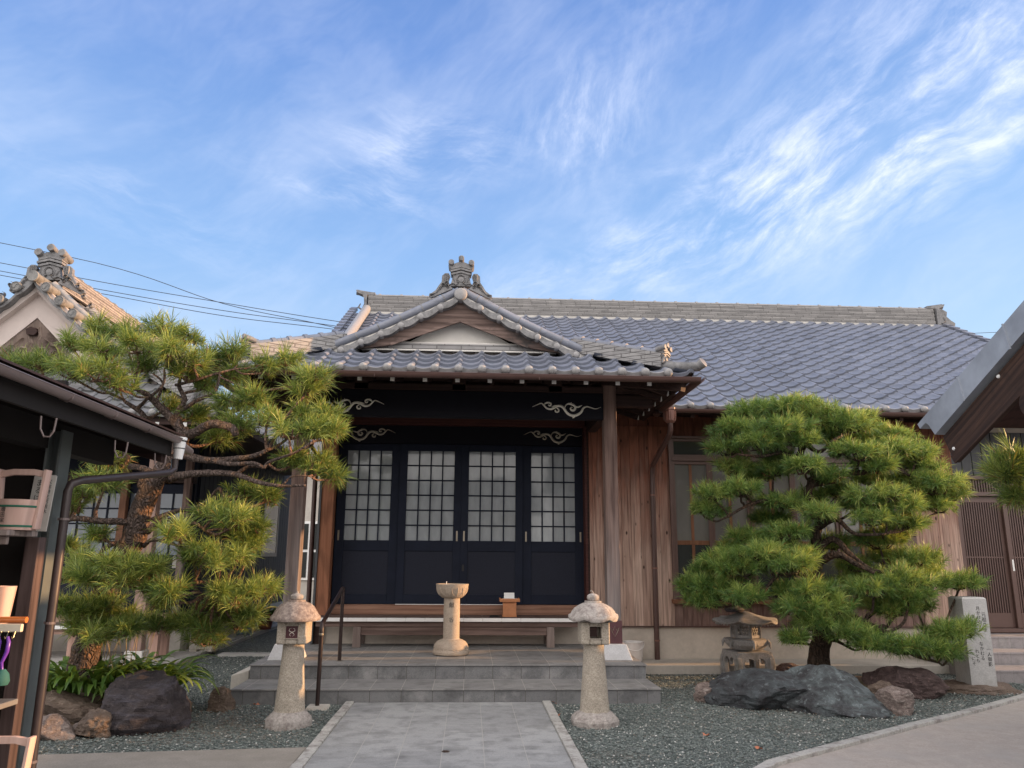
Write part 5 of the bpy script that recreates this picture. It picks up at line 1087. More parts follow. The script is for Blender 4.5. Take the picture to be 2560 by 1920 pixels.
a1 = [(1400,330,170,80,-.2,.2),(1580,380,170,95,-.3,.25),(1720,440,120,90,-.1,.1),(1560,510,150,70,-.1),(1700,570,110,70,.0),(1110,500,150,80,-.5,.25),(1330,640,150,75,-.4,.2),(1440,720,110,60,-.4,.2),(1580,680,130,70,-.3,.1),(1220,680,80,50,-.3),
 (330,750,120,80,-.2,.15),(240,830,90,60,.0,.1),(560,760,140,75,-.5,.3),(740,760,130,75,-.5,.25),(900,790,110,80,-.4,.2),(420,860,120,60,-.3,.1),(680,880,140,60,-.5,.3),(870,920,100,55,-.4,.1),(1040,950,130,80,-.5,.2),(950,1040,90,50,-.4,.2),(1480,960,90,65,-.3,.1),(1560,1020,90,55,-.3,.2),(1720,960,120,80,-.1,.3),(1810,930,80,60,.0,.3),
 (1640,1130,160,85,.0),(1450,1100,120,60,.0),(1300,1130,110,65,.1),(1230,1220,120,75,.0),(1370,1260,130,70,.0,.05),(1120,1210,90,55,.1),(220,1080,110,60,.1),(360,1090,130,65,.1),(540,1060,130,70,.1),(640,1170,130,60,.2),(740,1220,110,55,.2),(560,1270,110,50,.3),(250,600,80,60,.3,.1),(480,510,60,45,.1)]
padsL = [(*L2(a[0], a[1]), a[2]/2.458, a[3]/2.458, *a[4:]) for a in a2]+[(*L1(a[0], a[1]), a[2]/3.19, a[3]/3.19, *a[4:]) for a in a1]
padsL += [(190,1570,34,22,.0,.1),(250,1590,40,20,-.2,.1),(320,1575,36,20,-.2,.1),(160,1520,34,22,.2),(230,1530,40,24,.1,.1),(400,1560,40,22,.1),(520,1600,46,24,.1,.1),(600,1560,44,28,.1,.1)]
trunkL = [(205,1712,7.9),(213,1640,7.9),(238,1560,7.8),(262,1480,7.7),(300,1400,7.6),(335,1345,7.55),(352,1280,7.5),(375,1225,7.45),(400,1185,7.4),(428,1140,7.4),(455,1095,7.4),(458,1068,7.4)]
brL = [([(460,1085,7.4),(488,1081,7.3),(529,1060,7.2),(578,1069,7.1),(590,1090,7.1)], .05, .03), (PL(L2,(1110,820,7.4),(1200,850,7.3),(1300,862,7.2),(1420,855,7.2),(1560,835,7.1),(1640,800,7.1)), .040, .018), (PL(L2,(1300,862,7.2),(1420,885,7.1),(1560,880,7.0),(1620,910,7.0)), .025, .014), (PL(L2,(1620,910,7.0),(1660,870,7.0),(1800,820,6.9),(1920,750,6.9)), .015, .01),
 (PL(L2,(1040,980,7.45),(1110,955,7.3),(1280,940,7.2),(1450,950,7.1),(1600,1000,7.0),(1740,1020,7.0),(1880,1015,7.0)), .042, .010), (PL(L2,(1450,950,7.1),(1530,900,7.1),(1620,905,7.0)), .02, .012), (PL(L2,(1110,670,7.4),(1040,590,7.4),(960,510,7.35),(900,455,7.3),(850,430,7.3),(830,330,7.3)), .045, .014), (PL(L2,(1100,640,7.4),(1090,570,7.4),(1135,490,7.4),(1100,400,7.4),(1130,300,7.4)), .035, .012),
 (PL(L2,(1110,560,7.4),(1200,500,7.3),(1310,450,7.3),(1340,390,7.3),(1350,330,7.3)), .02, .01), (PL(L2,(1080,400,7.4),(1200,370,7.3),(1330,330,7.3),(1440,300,7.4)), .016, .01), (PL(L2,(900,640,7.5),(870,570,7.5),(780,510,7.5),(760,490,7.5)), .03, .012), (PL(L2,(960,500,7.35),(1000,390,7.3),(940,330,7.3)), .014, .008), (PL(L2,(850,540,7.4),(900,490,7.3),(1000,400,7.2),(1010,300,7.2)), .018, .01),
 (PL(L1,(740,410,7.5),(640,395,7.4),(500,392,7.35),(370,378,7.3),(260,372,7.3),(200,400,7.3)), .034, .022), (PL(L1,(640,600,7.6),(600,570,7.5),(540,595,7.4),(490,640,7.4),(478,720,7.4)), .03, .018), (PL(L1,(860,480,7.5),(960,370,7.4),(1070,320,7.3),(1190,290,7.2),(1290,330,7.2)), .03, .012), (PL(L1,(890,380,7.5),(1050,320,7.4),(1200,300,7.3)), .022, .014), (PL(L1,(830,590,7.55),(900,540,7.4),(1050,570,7.3),(1140,610,7.2)), .022, .010),
 (PL(L1,(1190,290,7.2),(1290,260,7.3),(1370,190,7.3),(1430,130,7.3),(1460,200,7.3),(1450,260,7.3)), .016, .012), (PL(L1,(860,480,7.5),(1000,380,7.3),(1150,410,7.2),(1240,410,7.1),(1320,470,7.1)), .022, .012), (PL(L1,(860,130,7.4),(800,110,7.4),(830,40,7.4),(900,20,7.4)), .035, .022), (PL(L2,(580,930,7.7),(590,850,7.7),(560,780,7.7),(470,735,7.7),(420,720,7.7)), .022, .016), (PL(L2,(750,900,7.6),(790,850,7.6),(745,810,7.6),(750,770,7.6)), .024, .014), (PL(L2,(800,900,7.5),(900,920,7.4),(960,980,7.4)), .03, .03), (PL(L2,(1740,1010,7.0),(1800,960,7.0),(1900,960,7.0)), .01, .006), (PL(L1,(1350,880,7.3),(1230,890,7.2),(1290,980,7.2),(1400,1010,7.2)), .02, .012)]
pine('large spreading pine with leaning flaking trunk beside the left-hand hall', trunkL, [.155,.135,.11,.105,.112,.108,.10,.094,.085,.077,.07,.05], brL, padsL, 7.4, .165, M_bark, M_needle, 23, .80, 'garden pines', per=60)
trunk3 = [(3010,1690,7.4),(3000,1500,7.4),(2960,1340,7.3),(2900,1230,7.2)]
pine('pine branch with pale green needles reaching in at the right edge under the gate roof', trunk3, [.12,.10,.08,.05], [([(2900,1230,7.2),(2760,1200,7.0),(2640,1200,6.9),(2540,1210,6.8)], .04, .015)], [(2540,1150,45,34,-.3,.1),(2505,1190,34,30,-.3),(2545,1245,42,34,-.3,.1),(2600,1180,70,50,-.2),(2620,1260,60,40,-.2),(2700,1200,80,50,-.1)], 7.1, .20, M_bark, M_needle, 37, 1.0, 'garden pines')
# ---------------------------------------------------------------- leafy clump and stalks
def clump(name, c, n, spread, L, label, seed, kind_w=.026):
    rng = random.Random(seed); V = []; F = []; T = []
    for i in range(n):
        a = rng.uniform(0, 6.28); r = spread*math.sqrt(rng.random()); b = Vector((c[0]+r*math.cos(a)*1.5, c[1]+r*math.sin(a)*.8, c[2])); az_ = a+rng.uniform(-.7, .7); l = L*rng.uniform(.6, 1.15); rise = rng.uniform(.8, 1.45); w_ = kind_w*rng.uniform(.7, 1.3); tn = rng.uniform(.1, .75) if rng.random() > .06 else rng.uniform(.9, 1)
        p = b.copy(); el_ = rise; side = Vector((-math.sin(az_), math.cos(az_), 0)); n0 = len(V); K = 8
        for k in range(K+1):
            s = k/K; w2 = w_*math.sin(math.pi*min(.98, .12+.88*s))**.7; d = Vector((math.cos(az_)*math.cos(el_), math.sin(az_)*math.cos(el_), math.sin(el_)))
            up = Vector((0, 0, 1)); V += [tuple(p-side*w2+up*w2*.35), tuple(p), tuple(p+side*w2+up*w2*.35)]; T += [tn, tn*.75, tn]; p = p+d*(l/K); el_ -= rng.uniform(.12, .30)*(1+.6*s)
        for k in range(K): q = n0+3*k; F += [(q, q+1, q+4, q+3), (q+1, q+2, q+5, q+4)]
    return tag(raw(name, np.array(V), np.array(F), M_leaf, col=np.array(T), smooth=True), label, 'plant')
clump('strap_leaf_plant', (-3.52, 7.75, .22), 190, .30, .52, 'glossy strap-leaved plant spilling over the long brown rock', 3)
clump('strap_leaf_plant', (-3.05, 7.95, .20), 120, .24, .50, 'darker strap-leaved clump behind the dark boulder', 5)
clump('ground_plant', (-3.75, 7.60, .14), 60, .12, .16, 'low round-leaved plant next to the shelter post', 7, .035)
clump('ground_plant', (-3.02, 7.55, .16), 70, .12, .17, 'low bushy plant between the leafy clump and the dark boulder', 9, .03)
rngs = random.Random(4); mb = MB()
for k in range(26):
    b = Vector((rngs.uniform(-3.75, -3.15), rngs.uniform(7.9, 8.2), .2)); e = b+Vector((rngs.uniform(-.12, .16), rngs.uniform(-.1, .1), rngs.uniform(.35, .75))); mb.tube([b, b.lerp(e, .5)+Vector((rngs.uniform(-.02, .02), 0, 0)), e], [.004, .003, .002], 5, False)
tag(mb.build('dry_stalks', M_stalk), 'thin dry yellow stalks standing in front of the leaning pine trunk', 'stalks', kind=None)

rng_ = np.random.default_rng(9); n_ = 2600
X_ = np.concatenate([rng_.normal(-2.1, .5, n_//2), rng_.normal(3.6, 1.2, n_//2)]); Y_ = np.concatenate([rng_.normal(7.3, .5, n_//2), rng_.normal(8.0, .7, n_//2)])
k_ = ((X_ < -1.25) & (Y_ < 8.1) & (Y_ > 6.45) | (X_ > 1.2)) & (Y_ > np.interp(X_, [p_[0] for p_ in cur], [p_[1] for p_ in cur])*(X_ > .9)+.1); X_ = X_[k_]; Y_ = Y_[k_]; n_ = len(X_)
a_ = rng_.random(n_)*6.28; l_ = rng_.uniform(.03, .07, n_); d_ = np.stack([np.cos(a_)*l_, np.sin(a_)*l_, rng_.uniform(-.005, .01, n_)], 1); o_ = np.stack([-np.sin(a_), np.cos(a_), 0*a_], 1)*.0016; b_ = np.stack([X_, Y_, .024+.006*rng_.random(n_)], 1)
V_ = np.stack([b_-o_, b_+o_, b_+d_], 1).reshape(-1, 3); tag(raw('fallen_needles', V_, np.arange(len(V_)).reshape(-1, 3), plain('dry_needles', (.26,.13,.06), .8)), 'brown fallen pine needles scattered over the gravel', 'pine needles', kind='stuff')
# ================================================================ LEFT-HAND HALL
HC, HW = -6.47, 3.25
lh = thing('gabled_hall', 'older temple hall with ornate gable, glazed lattice doors and apron on the left', 'temple hall', (HC, 12.2, 0))
zs = lambda s: 3.25+.353*s+.0996*s*s
zf = lambda t: 3.25+.58*t+.15*t*t
def ht(s):
    lo, hi = 0.0, 4.0
    for _ in range(40):
        m_ = (lo+hi)/2
        if zf(m_) < zs(s): lo = m_
        else: hi = m_
    return lo
tile_field('front_roof', M_tile_d, lh, 26, 6, HC-3.38, .26, 10.18, .215, lambda u, v, h: Vector((u, v, zf(max(0, v-10.2))))+Vector((0, -.55, .83))*h, lambda u, v: abs(u-HC) < HW and v-10.2 < ht(HW-abs(u-HC))+.02 and v < 11.45, .03, 1.1)
eave_trim(lh, [HC-3.38+.26*(k+.86) for k in range(26) if abs(HC-3.38+.26*(k+.86)-HC) < 3.2], .26, lambda u, v, h: Vector((u, 10.17+v, 3.24))+Vector((0, -.5, .86))*h, .045)
for sg in (-1, 1):
    tile_field('side_roof', M_tile_d, lh, 30, 16, 10.2, .26, 0, .205, lambda u, v, h, sg=sg: Vector((HC+sg*(HW-v), u, zs(v)))+Vector((sg*(.35+.2*v), 0, .85)).normalized()*h, lambda u, v: v < 3.24 and ((u-10.2) > ht(v) or (v > 1.5 and u > 11.22)), .03, 1.1)
    mb = MB(); S = list(np.linspace(0, HW, 14)); mb.prism([(s, zs(s)-.03) for s in S]+[(s, zs(s)-.10) for s in S[::-1]], lambda s, z, y: (HC+sg*(HW-s), y, z), 11.3, 18); mb.prism([(s, zs(s)-.03) for s in S[:4]]+[(s, zs(s)-.10) for s in S[3::-1]], lambda s, z, y: (HC+sg*(HW-s), y, z), 10.3, 11.3); mb.build('roof_deck', M_dark, lh)
    P = lambda d, dz, y: Vector((HC+sg*d, y, zs(HW-d)+dz)); D_ = list(np.linspace(.0, 1.9, 16))
    MB().tube([P(d, .10, 11.38) for d in D_[1:]], .055, 12).build('verge_roll', M_tilecap, lh, smooth=True)
    MB().tube([P(d, .12, 11.95) for d in D_[3:]], .10, 12).build('descending_ridge', M_noshi, lh, smooth=True)
    cs = [.215*i for i in range(1, 9)]
    for d in cs:
        c = P(d, .02, 11.03); r = .078
        ob = MB().tube([c, c+Vector((0,.012,0)), c+Vector((0,.03,0)), c+Vector((0,.04,0)), c+Vector((0,.42,.0))], [r*.96, r, r, r*.86, r*.84], 20).build('verge_tile', M_orn2, lh, smooth=True, sharp=50)
        mb = MB(); fn = lambda u, v, t: (c.x+u, c.y-t, c.z+v)
        mb.ribbon(arc(0, 0, r*.84, r*.84, 0, 360, 24), [.012]*24, fn, 0, .008)
        for k in range(12): a = R(30*k); mb.ribbon([(r*.62*math.cos(a), r*.62*math.sin(a)), (r*.70*math.cos(a), r*.70*math.sin(a))], [.008, .008], fn, 0, .007)
        for q in (0, 180): mb.ribbon(arc(.018*math.cos(R(q+30)), .018*math.sin(R(q+30)), .022, .008, q, q+260, 9), taper(9, .02), fn, 0, .008)
        mb.build('tile_crest', M_orn, ob)
    mb = MB()
    for a, b in zip([0]+cs[:-1], cs):
        n = 7; top = []; bot = []
        for q in range(n+1): d = a+(b-a)*q/n; sag = .035*math.sin(math.pi*q/n); top.append((d, zs(HW-d)-.05-sag)); bot.append((d, zs(HW-d)-.105-sag))
        mb.prism(top+bot[::-1], lambda d, z, y: (HC+sg*d, y, z), 11.08, 11.40)
    mb.build('verge_edge_tile', M_orn, lh, smooth=True)
    mb = MB(); mb.prism([(d, zs(HW-d)-.01) for d in D_]+[(d, zs(HW-d)-.09) for d in D_[::-1]], lambda d, z, y: (HC+sg*d, y, z), 11.16, 11.42); mb.build('verge_mortar', M_plaster_p, lh)
    mb = MB(); mb.prism([(d, zs(HW-d)-.11) for d in D_]+[(d, zs(HW-d)-.21) for d in D_[::-1]], lambda d, z, y: (HC+sg*d, y, z), 11.20, 11.50); mb.build('plaster_moulding', M_plaster_p, lh)
    mb = MB(); mb.prism([(d, zs(HW-d)-.21) for d in D_ if d < 1.4]+[(1.39, 4.06), (.95, 4.05), (.66, 4.22), (0, 4.87)], lambda d, z, y: (HC+sg*d, y, z), 11.31, 11.38); mb.build('bargeboard', M_plaster_p, lh)
    S = np.linspace(1.75, -.02, 10); hp = [Vector((HC+sg*(HW-s), 10.2+ht(max(s, 0)), zs(max(s, 0))+.02+.12*max(0, .6-s)**2)) for s in S]
    stepped_ridge(lh, hp[:8], .20, .18, 4, M_noshi2, 'hip_ridge', .05, .22)
    mb = MB(); mb.tube([hp[7]+Vector((0,0,.04)), hp[8]+Vector((0,0,.05)), hp[9]+Vector((sg*.04,-.04,.10)), hp[9]+Vector((sg*.10,-.10,.17)), hp[9]+Vector((sg*.105,-.105,.175))], [.06,.06,.06,.065,.05], 14).build('corner_roll', M_orn, lh, smooth=True)
    ridge_ornament(lh, hp[7]+Vector((0,0,.06)), (sg, -1, 0), .8, True, M_orn, .05)
c = Vector((HC+.02, 11.0, zs(HW)-.03)); MB().tube([c, c+Vector((0,.012,0)), c+Vector((0,.03,0)), c+Vector((0,.04,0)), c+Vector((0,.42,0))], [.08, .084, .084, .072, .07], 22).build('peak_tile', M_orn2, lh, smooth=True, sharp=50)
stepped_ridge(lh, [(HC, 11.55, 5.42), (HC, 18, 5.42)], .34, .34, 7, M_noshiY, 'ridge', .07, .3)
ridge_ornament(lh, (HC, 11.45, 5.52), (0, -1, 0), 1.42, True, M_orn, .04)
mb = MB(); fn = lambda u, v, t: (HC+u, 11.40-t, 4.62+v)
for sg in (-1, 1):
    for k, (u, v, r) in enumerate(((.50,.38,.05),(.60,.22,.045),(.72,.08,.04))): mb.ribbon([(sg*a, b+.5) for a, b in arc(u, v-.1, r, .01, 90, 540, 16)], taper(16, .03), fn, 0, .05)
mb.build('cloud_fin', M_orn, lh)
# carved pendant board
g = MB().prism([(-.70,4.20),(0,4.86),(.70,4.20),(.5,4.16),(.25,4.20),(0,4.13),(-.25,4.20),(-.5,4.16)], lambda u, v, y: (HC+u, y, v), 11.33, 11.39).build('carved_pendant', M_carve_d, lh)
mb = MB(); fn = lambda u, v, t: (HC+u*.78, 11.33-t, 4.23+v)
for sg in (-1, 1):
    mb.ribbon([(sg*a, b) for a, b in arc(.14, .06, .085, .012, 100, 640, 26)], taper(26, .028), fn, 0, .06)
    mb.ribbon([(sg*a, b) for a, b in arc(.40, .10, .075, .015, 200, 620, 20)], taper(20, .024), fn, 0, .025)
    mb.ribbon([(sg*.07, .50), (sg*.10, .36), (sg*.05, .25), (sg*.10, .16), (sg*.22, .17), (sg*.26, .08), (sg*.24, -.02)], taper(7, .07), fn, 0, .06)
    mb.ribbon([(sg*.20, .32), (sg*.28, .27), (sg*.34, .21), (sg*.42, .20), (sg*.50, .13), (sg*.60, .07), (sg*.74, .02)], taper(7, .05), fn, 0, .05)
    mb.ribbon([(sg*.30, .02), (sg*.42, -.01), (sg*.55, .03), (sg*.68, -.01)], taper(4, .03), fn, 0, .02)
mb.build('scroll_relief', M_carve, g)
mb = MB()
for sg in (-1, 1): mb.lathe([(.0,0),(.05,0),(.045,.01),(0,.012)], (0,0,0), 16); [setattr(v, 'y', v.y) for v in mb.v[-64:]]
mb = MB()
for sg in (-1, 1): mb.prism(arc(0, 0, .055, .055, 0, 345, 18), lambda u, v, t: (HC+sg*.33+u*1.2, 11.322-t, 4.33+v*.7), 0, .006)
mb.prism([(-.07,0),(.04,-.02),(.08,.05),(.05,.12),(-.03,.14),(-.09,.09)], lambda u, v, t: (HC-.02+u, 11.322-t, 4.60+v*.8), 0, .07); mb.build('carved_hollow', M_dark, g)
MB().prism([(-1.7,3.9),(1.7,3.9),(0,5.1)], lambda u, v, y: (HC+u, y, v), 11.5, 11.56).build('gable_wall', M_dark, lh)
mb = MB().box(HC-1.9, HC+1.9, 11.25, 11.6, 3.84, 3.93).box(HC-3.2, HC+3.2, 10.3, 12.3, 3.26, 3.30); mb.box(HC-3.2, HC+3.2, 10.24, 10.27, 3.12, 3.23)
for sg in (-1, 1): mb.box(min(HC+sg*3.2, HC+sg*2.2), max(HC+sg*3.2, HC+sg*2.2), 12.3, 18, 3.24, 3.29)
for k in range(18): mb.bar((HC-3.06+.36*k, 10.25, 3.12), (HC-3.06+.36*k, 12.0, 3.24), .05, .07)
mb.build('soffit', M_dark, lh); mb = MB()
for k in range(18): mb.box(HC-3.085+.36*k, HC-3.035+.36*k, 10.235, 10.239, 3.09, 3.15)
mb.build_each('rafter_end_cap', M_white, lh)
MB().box(HC-2.35, HC+2.35, 10.68, 10.82, 2.96, 3.24).build('red_beam', M_gatewood_r, lh)
for x in (-4.28, HC-2.2):
    p = MB().box(x-.075, x+.075, 10.68, 10.83, .23, 3.0).build('porch_post', wood('pink_post', (.26,.17,.14), (.40,.28,.235), 2, .8, .9) if x > -5 else bpy.data.materials['pink_post'], lh, bevel=.006)
    MB().add([(x+a*w_, 10.755+b*w_, z) for z, w_ in ((.045, .135), (.232, .11)) for a, b in ((-1,-1),(1,-1),(1,1),(-1,1))], [(3,2,1,0),(4,5,6,7),(0,1,5,4),(1,2,6,5),(2,3,7,6),(3,0,4,7)]).build('post_base_stone', M_granite, p, bevel=.006)
MB().box(HC-2.3, -4.27, 12.28, 12.4, .05, 3.3).box(-4.36, -4.26, 12.4, 20, .05, 3.3).build('dark_wall', M_navy, lh)
mb = MB()
for k in range(38): mb.box(-4.262, -4.248, 12.45+k*.2, 12.45+k*.2+.185, .5, 3.2)
mb.build('side_boarding', M_navyp, lh)
MB().box(HC-2.3, -4.25, 12.22, 12.45, .05, .42).box(-4.27, -4.235, 12.45, 20, .05, .42).build('plinth', M_conc, lh)
MB().box(HC-2.3, -4.24, 12.12, 12.3, .44, .60).build('sill_beam', wood('pale_sill', (.34,.22,.16), (.46,.32,.25), 0, .8, .8), lh, bevel=.004)
for i in range(4):
    a = -8.2+i*.985; b = a+.975; y = 12.16 if i % 2 else 12.20
    d = MB().box(a, a+.06, y, y+.035, .62, 2.5).box(b-.06, b, y, y+.035, .62, 2.5).box(a+.06, b-.06, y, y+.035, 2.36, 2.5).box(a+.06, b-.06, y, y+.035, 1.34, 1.44).box(a+.06, b-.06, y, y+.035, .62, .72).build('lattice_door', M_navy, lh, bevel=.003)
    MB().box(a+.06, b-.06, y+.022, y+.03, 1.44, 2.36).build('door_glass', M_shoji_l, d); MB().box(a+.06, b-.06, y+.015, y+.03, .72, 1.34).build('lower_panel', M_navyp, d); mb = MB()
    for k in range(1, 4): x = a+.06+(b-a-.12)*k/4; mb.box(x-.011, x+.011, y+.002, y+.02, 1.44, 2.36)
    for k in range(1, 4): z = 1.44+.92*k/4; mb.box(a+.06, b-.06, y+.004, y+.02, z-.011, z+.011)
    mb.build('muntin', M_navy, d)
for x, m_ in ((-5.24, M_brownf2), (-4.31, M_post)): MB().box(x-.05, x+.05, 12.04, 12.14, .6, 2.9).build('facade_post', m_, lh, bevel=.004)
MB().box(HC-2.3, -4.25, 12.1, 12.28, 2.52, 2.66).build('door_head', M_dark, lh)
f = MB().box(-4.245, -4.225, 16.3, 16.4, 1.42, 2.62).box(-4.245, -4.225, 17.5, 17.6, 1.42, 2.62).box(-4.245, -4.225, 16.4, 17.5, 2.54, 2.62).box(-4.245, -4.225, 16.4, 17.5, 1.42, 1.50).build('side_window', M_brownf, lh); MB().box(-4.24, -4.23, 16.4, 17.5, 1.5, 2.54).build('pane', M_frost, f)
MB().box(-3.95, -3.84, 12.14, 12.18, 1.25, 1.42).build('notice', M_signw, lh).location.x = -.5
t = thing('low_bench', 'pinkish wooden bench with white front edge before the left-hand hall', 'bench', (-5.0, 11.4, .05))
MB().box(-6.6, -4.22, 11.30, 11.9, .445, .488).build('seat', M_bleg, t, bevel=.003); MB().box(-6.6, -4.21, 11.285, 11.298, .445, .492).build('white_edge', M_white, t)
MB().box(-6.55, -4.28, 11.36, 11.42, .37, .443).build('rail', wood('pink_timber', (.38,.23,.18), (.50,.33,.27), 0, .75, .8), t)
for x in (-6.4, -5.42, -4.33): MB().box(x-.06, x+.06, 11.40, 11.50, .052, .368 if False else .369).build('leg', wood('pink_leg', (.38,.23,.18), (.50,.33,.27), 2, .75, .8) if x < -6 else bpy.data.materials['pink_leg'], t, bevel=.003); MB().box(x-.06, x+.06, 11.75, 11.85, .052, .443).build('leg', bpy.data.materials['pink_leg'], t, bevel=.003)
t = thing('planter', 'rectangular grey concrete planter with a notch in its foot beside the apron kerb', 'planter', (-3.92, 12.3, .05))
MB().box(-4.09, -3.76, 12.15, 12.6, .085, .30).box(-4.09, -3.98, 12.15, 12.6, .051, .084).box(-3.87, -3.76, 12.15, 12.6, .051, .084).build('trough', M_conc, t, bevel=.006); MB().box(-4.06, -3.79, 12.18, 12.57, .301, .306).build('soil', M_soil, t)
clump('potted_plant', (-3.92, 12.4, .30), 46, .13, .42, 'leafy plant growing from the grey concrete planter', 15, .018)
for (x, y, m_, lab, nm, sd_) in ((-4.02, 14.7, plain('blue_pot', (.10,.17,.26), .45), 'blue tapered plant pot on the apron behind the grey planter', 'plant_pot', 21), (-3.92, 15.8, plain('terracotta_pot', (.20,.06,.045), .6), 'dark red plant pot just behind the blue pot', 'plant_pot', 22)):
    t = thing(nm, lab, 'plant pot', (x, y, .05)); MB().lathe([(.12,0),(.165,.25),(.185,.255),(.185,.30),(.165,.30),(.15,.26),(0,.26)], (x, y, .051), 24).build('pot', m_, t, smooth=True)
    clump('potted_plant', (x, y, .30), 34, .10, .38, 'bushy plant in the '+lab.split(' plant')[0], sd_, .02)
# ================================================================ WATER SHELTER, LEFT FOREGROUND
sh = thing('bucket_shelter', 'dark open shelter with gutter, steel post and shelves at the left edge', 'shelter', (-2.2, 3.5, 0))
MB().prism([(-1.87,2.200),(-4.6,2.95),(-4.6,2.962),(-1.87,2.210)], lambda x, z, y: (x, y, z), .6, 5.12).build('roof', M_brownm, sh)
MB().prism([(-1.93,2.15),(-4.6,2.88),(-4.6,2.945),(-1.93,2.195)], lambda x, z, y: (x, y, z), .62, 5.06).box(-1.955, -1.932, .62, 5.06, 2.07, 2.19).box(-2.36, -2.26, .7, 5.0, 2.0, 2.15).build('eave_board', M_shade_black, sh)
MB().prism([(-1.96,2.10),(-3.4,2.49),(-3.4,2.40),(-1.96,2.02)], lambda x, z, y: (x, y, z), 4.98, 5.05).build('end_rafter', M_dark, sh)
gutter('gutter', (-1.885, .6, 2.178), (-1.885, 5.02, 2.178), .032, M_gutt, sh)
mb = MB()
for y in (3.62, 4.08, 4.52): mb.tube([(-1.853, y, 2.178), (-1.858, y, 2.155), (-1.87, y+.005, 2.146), (-1.885, y+.01, 2.142), (-1.93, y+.02, 2.16)], .004, 6)
mb.build_each('gutter_strap', M_gutt, sh); mb = MB()
for y in (3.55, 4.3, 4.85): mb.tube([(-1.95, y, 2.06), (-1.945, y, 2.0), (-1.925, y, 1.965), (-1.90, y, 1.965), (-1.885, y, 1.99), (-1.88, y, 2.05)], .0045, 6)
mb.build_each('hook', M_gutt, sh)
rh = MB().lathe([(.026,-.10),(.036,-.02),(.038,.02),(.044,.025),(.044,.04)], (-1.885, 5.06, 2.15), 16).build('rain_head', M_white, sh, smooth=True)
MB().lathe([(.0405,0),(.0405,.006)], (-1.885, 5.06, 2.163), 16).lathe([(.0345,0),(.036,.006)], (-1.885, 5.06, 2.115), 16).build('band', M_black, rh)
MB().tube([(-1.885, 5.10, 2.14), (-1.885, 5.26, 2.125), (-1.885, 5.27, 2.125)], [.030, .024, .014], 12).build('gutter_cap', M_gutt, sh, smooth=True)
PX = at(160, 1300, 4.2).x; S0 = at(110, 1300, 4.3).x; S1 = at(148, 1300, 4.3).x
MB().tube([(-1.90, 5.05, 2.05), (-1.90, 5.05, 1.985), (-1.91, 5.0, 1.955), (PX+.03, 4.27, 1.835), (PX+.005, 4.21, 1.81), (PX, 4.2, 1.77), (PX, 4.2, 1.0), (PX, 4.2, .0)], .022, 14).build('drain_pipe', plain('drain_brown', (.050,.036,.034), .42), sh, smooth=True)
mb = MB()
for z in (.45, 1.10, 1.62): mb.lathe([(.025, 0), (.025, .012)], (PX, 4.2, z), 14); mb.bar((PX-.03, 4.2, z+.007), (PX-.06, 4.26, z+.007), .008, .012)
mb.build('pipe_clip', M_gutt, sh)
MB().box(S0, S0+.012, 4.22, 4.33, 0, 2.1).box(S0+.012, S1-.012, 4.27, 4.285, 0, 2.1).box(S1-.012, S1, 4.22, 4.33, 0, 2.1).build('steel_post', M_steel, sh)
WP = at(40, 1700, 4.1).x; MB().box(WP-.035, WP+.035, 4.07, 4.14, 0, 1.53).build('wood_post', M_shelf, sh, bevel=.004)
MB().box(-2.45, -2.34, .8, .9, 0, 2.1).build('wood_post', M_shelf, sh, bevel=.004)
MB().box(-4.4, S0-.01, 4.34, 4.38, 0, 2.4).box(-4.45, -4.4, .7, 4.36, 0, 2.9).build('back_board', M_shade_black, sh)
U = at(97, 1320, 4.0).x; Mi = at(60, 1540, 4.0).x; Lo = at(44, 1765, 4.0).x
MB().box(-3.1, U, 3.74, 4.0, 1.53, 1.556).box(-3.1, U-.02, 3.78, 3.80, 1.49, 1.529).build('upper_shelf', M_bleg, sh, bevel=.003)
MB().box(-3.1, Mi, 3.72, 4.0, 1.115, 1.135).build('middle_shelf', M_shelf, sh, bevel=.003)
MB().box(-3.1, Lo, 3.70, 4.0, .755, .78).build('lower_shelf', plain('grey_board', (.16,.155,.15), .7), sh, bevel=.003)
def hand_bucket(c, r, label, text=None):
    t = thing('wooden_bucket', label, 'bucket', c, 'wooden ladle buckets'); x, y, z = c
    MB().lathe([(r*.86,0),(r*1.0,r*1.45),(r*.92,r*1.45),(r*.80,.015),(0,.014)], c, 28).build('pail', M_bucketwood, t, smooth=True)
    mb = MB()
    for h in (.18, 1.12): q = r*(.86+.14*h/1.45); mb.lathe([(q+.0015, r*h-.005), (q+.003, r*h-.003), (q+.0035, r*h+.003), (q+.002, r*h+.005)], c, 28)
    mb.build('hoop', M_green, t, smooth=True)
    for s in (-1, 1): MB().bar((x+s*r*.93, y, z+r*.05), (x+s*r*1.13, y, z+r*2.95), .05, .016, (s, 0, 0)).build('stave', M_bucketwood, t, bevel=.002)
    mb = MB(); mb.prism([(-r*1.06, r*2.55), (-r*.5, r*2.68), (r*.5, r*2.68), (r*1.06, r*2.55), (r*1.08, r*2.88), (r*.5, r*2.98), (-r*.5, r*2.98), (-r*1.08, r*2.88)], lambda u, v, tt: (x+u, y+tt, z+v), -.010, .010); mb.build('handle', M_bucketwood, t, bevel=.002)
    if text: 
        def wr(u, v, tt): a = (u-.02)/r; q = r*.955+.004+tt; return (x+q*math.sin(a), y-q*math.cos(a), z+.085+v)
        text_mesh(text, .024, 'lettering', M_ink, t, wr, .0004, True)
hand_bucket((at(44, 1300, 3.87).x, 3.87, 1.558), .098, 'pale wooden bucket with green hoops and brush lettering on the top shelf', '増田家')
hand_bucket((at(4, 1900, 3.75).x, 3.75, .36), .103, 'pale wooden bucket at the foot of the shelves, only its handle showing')
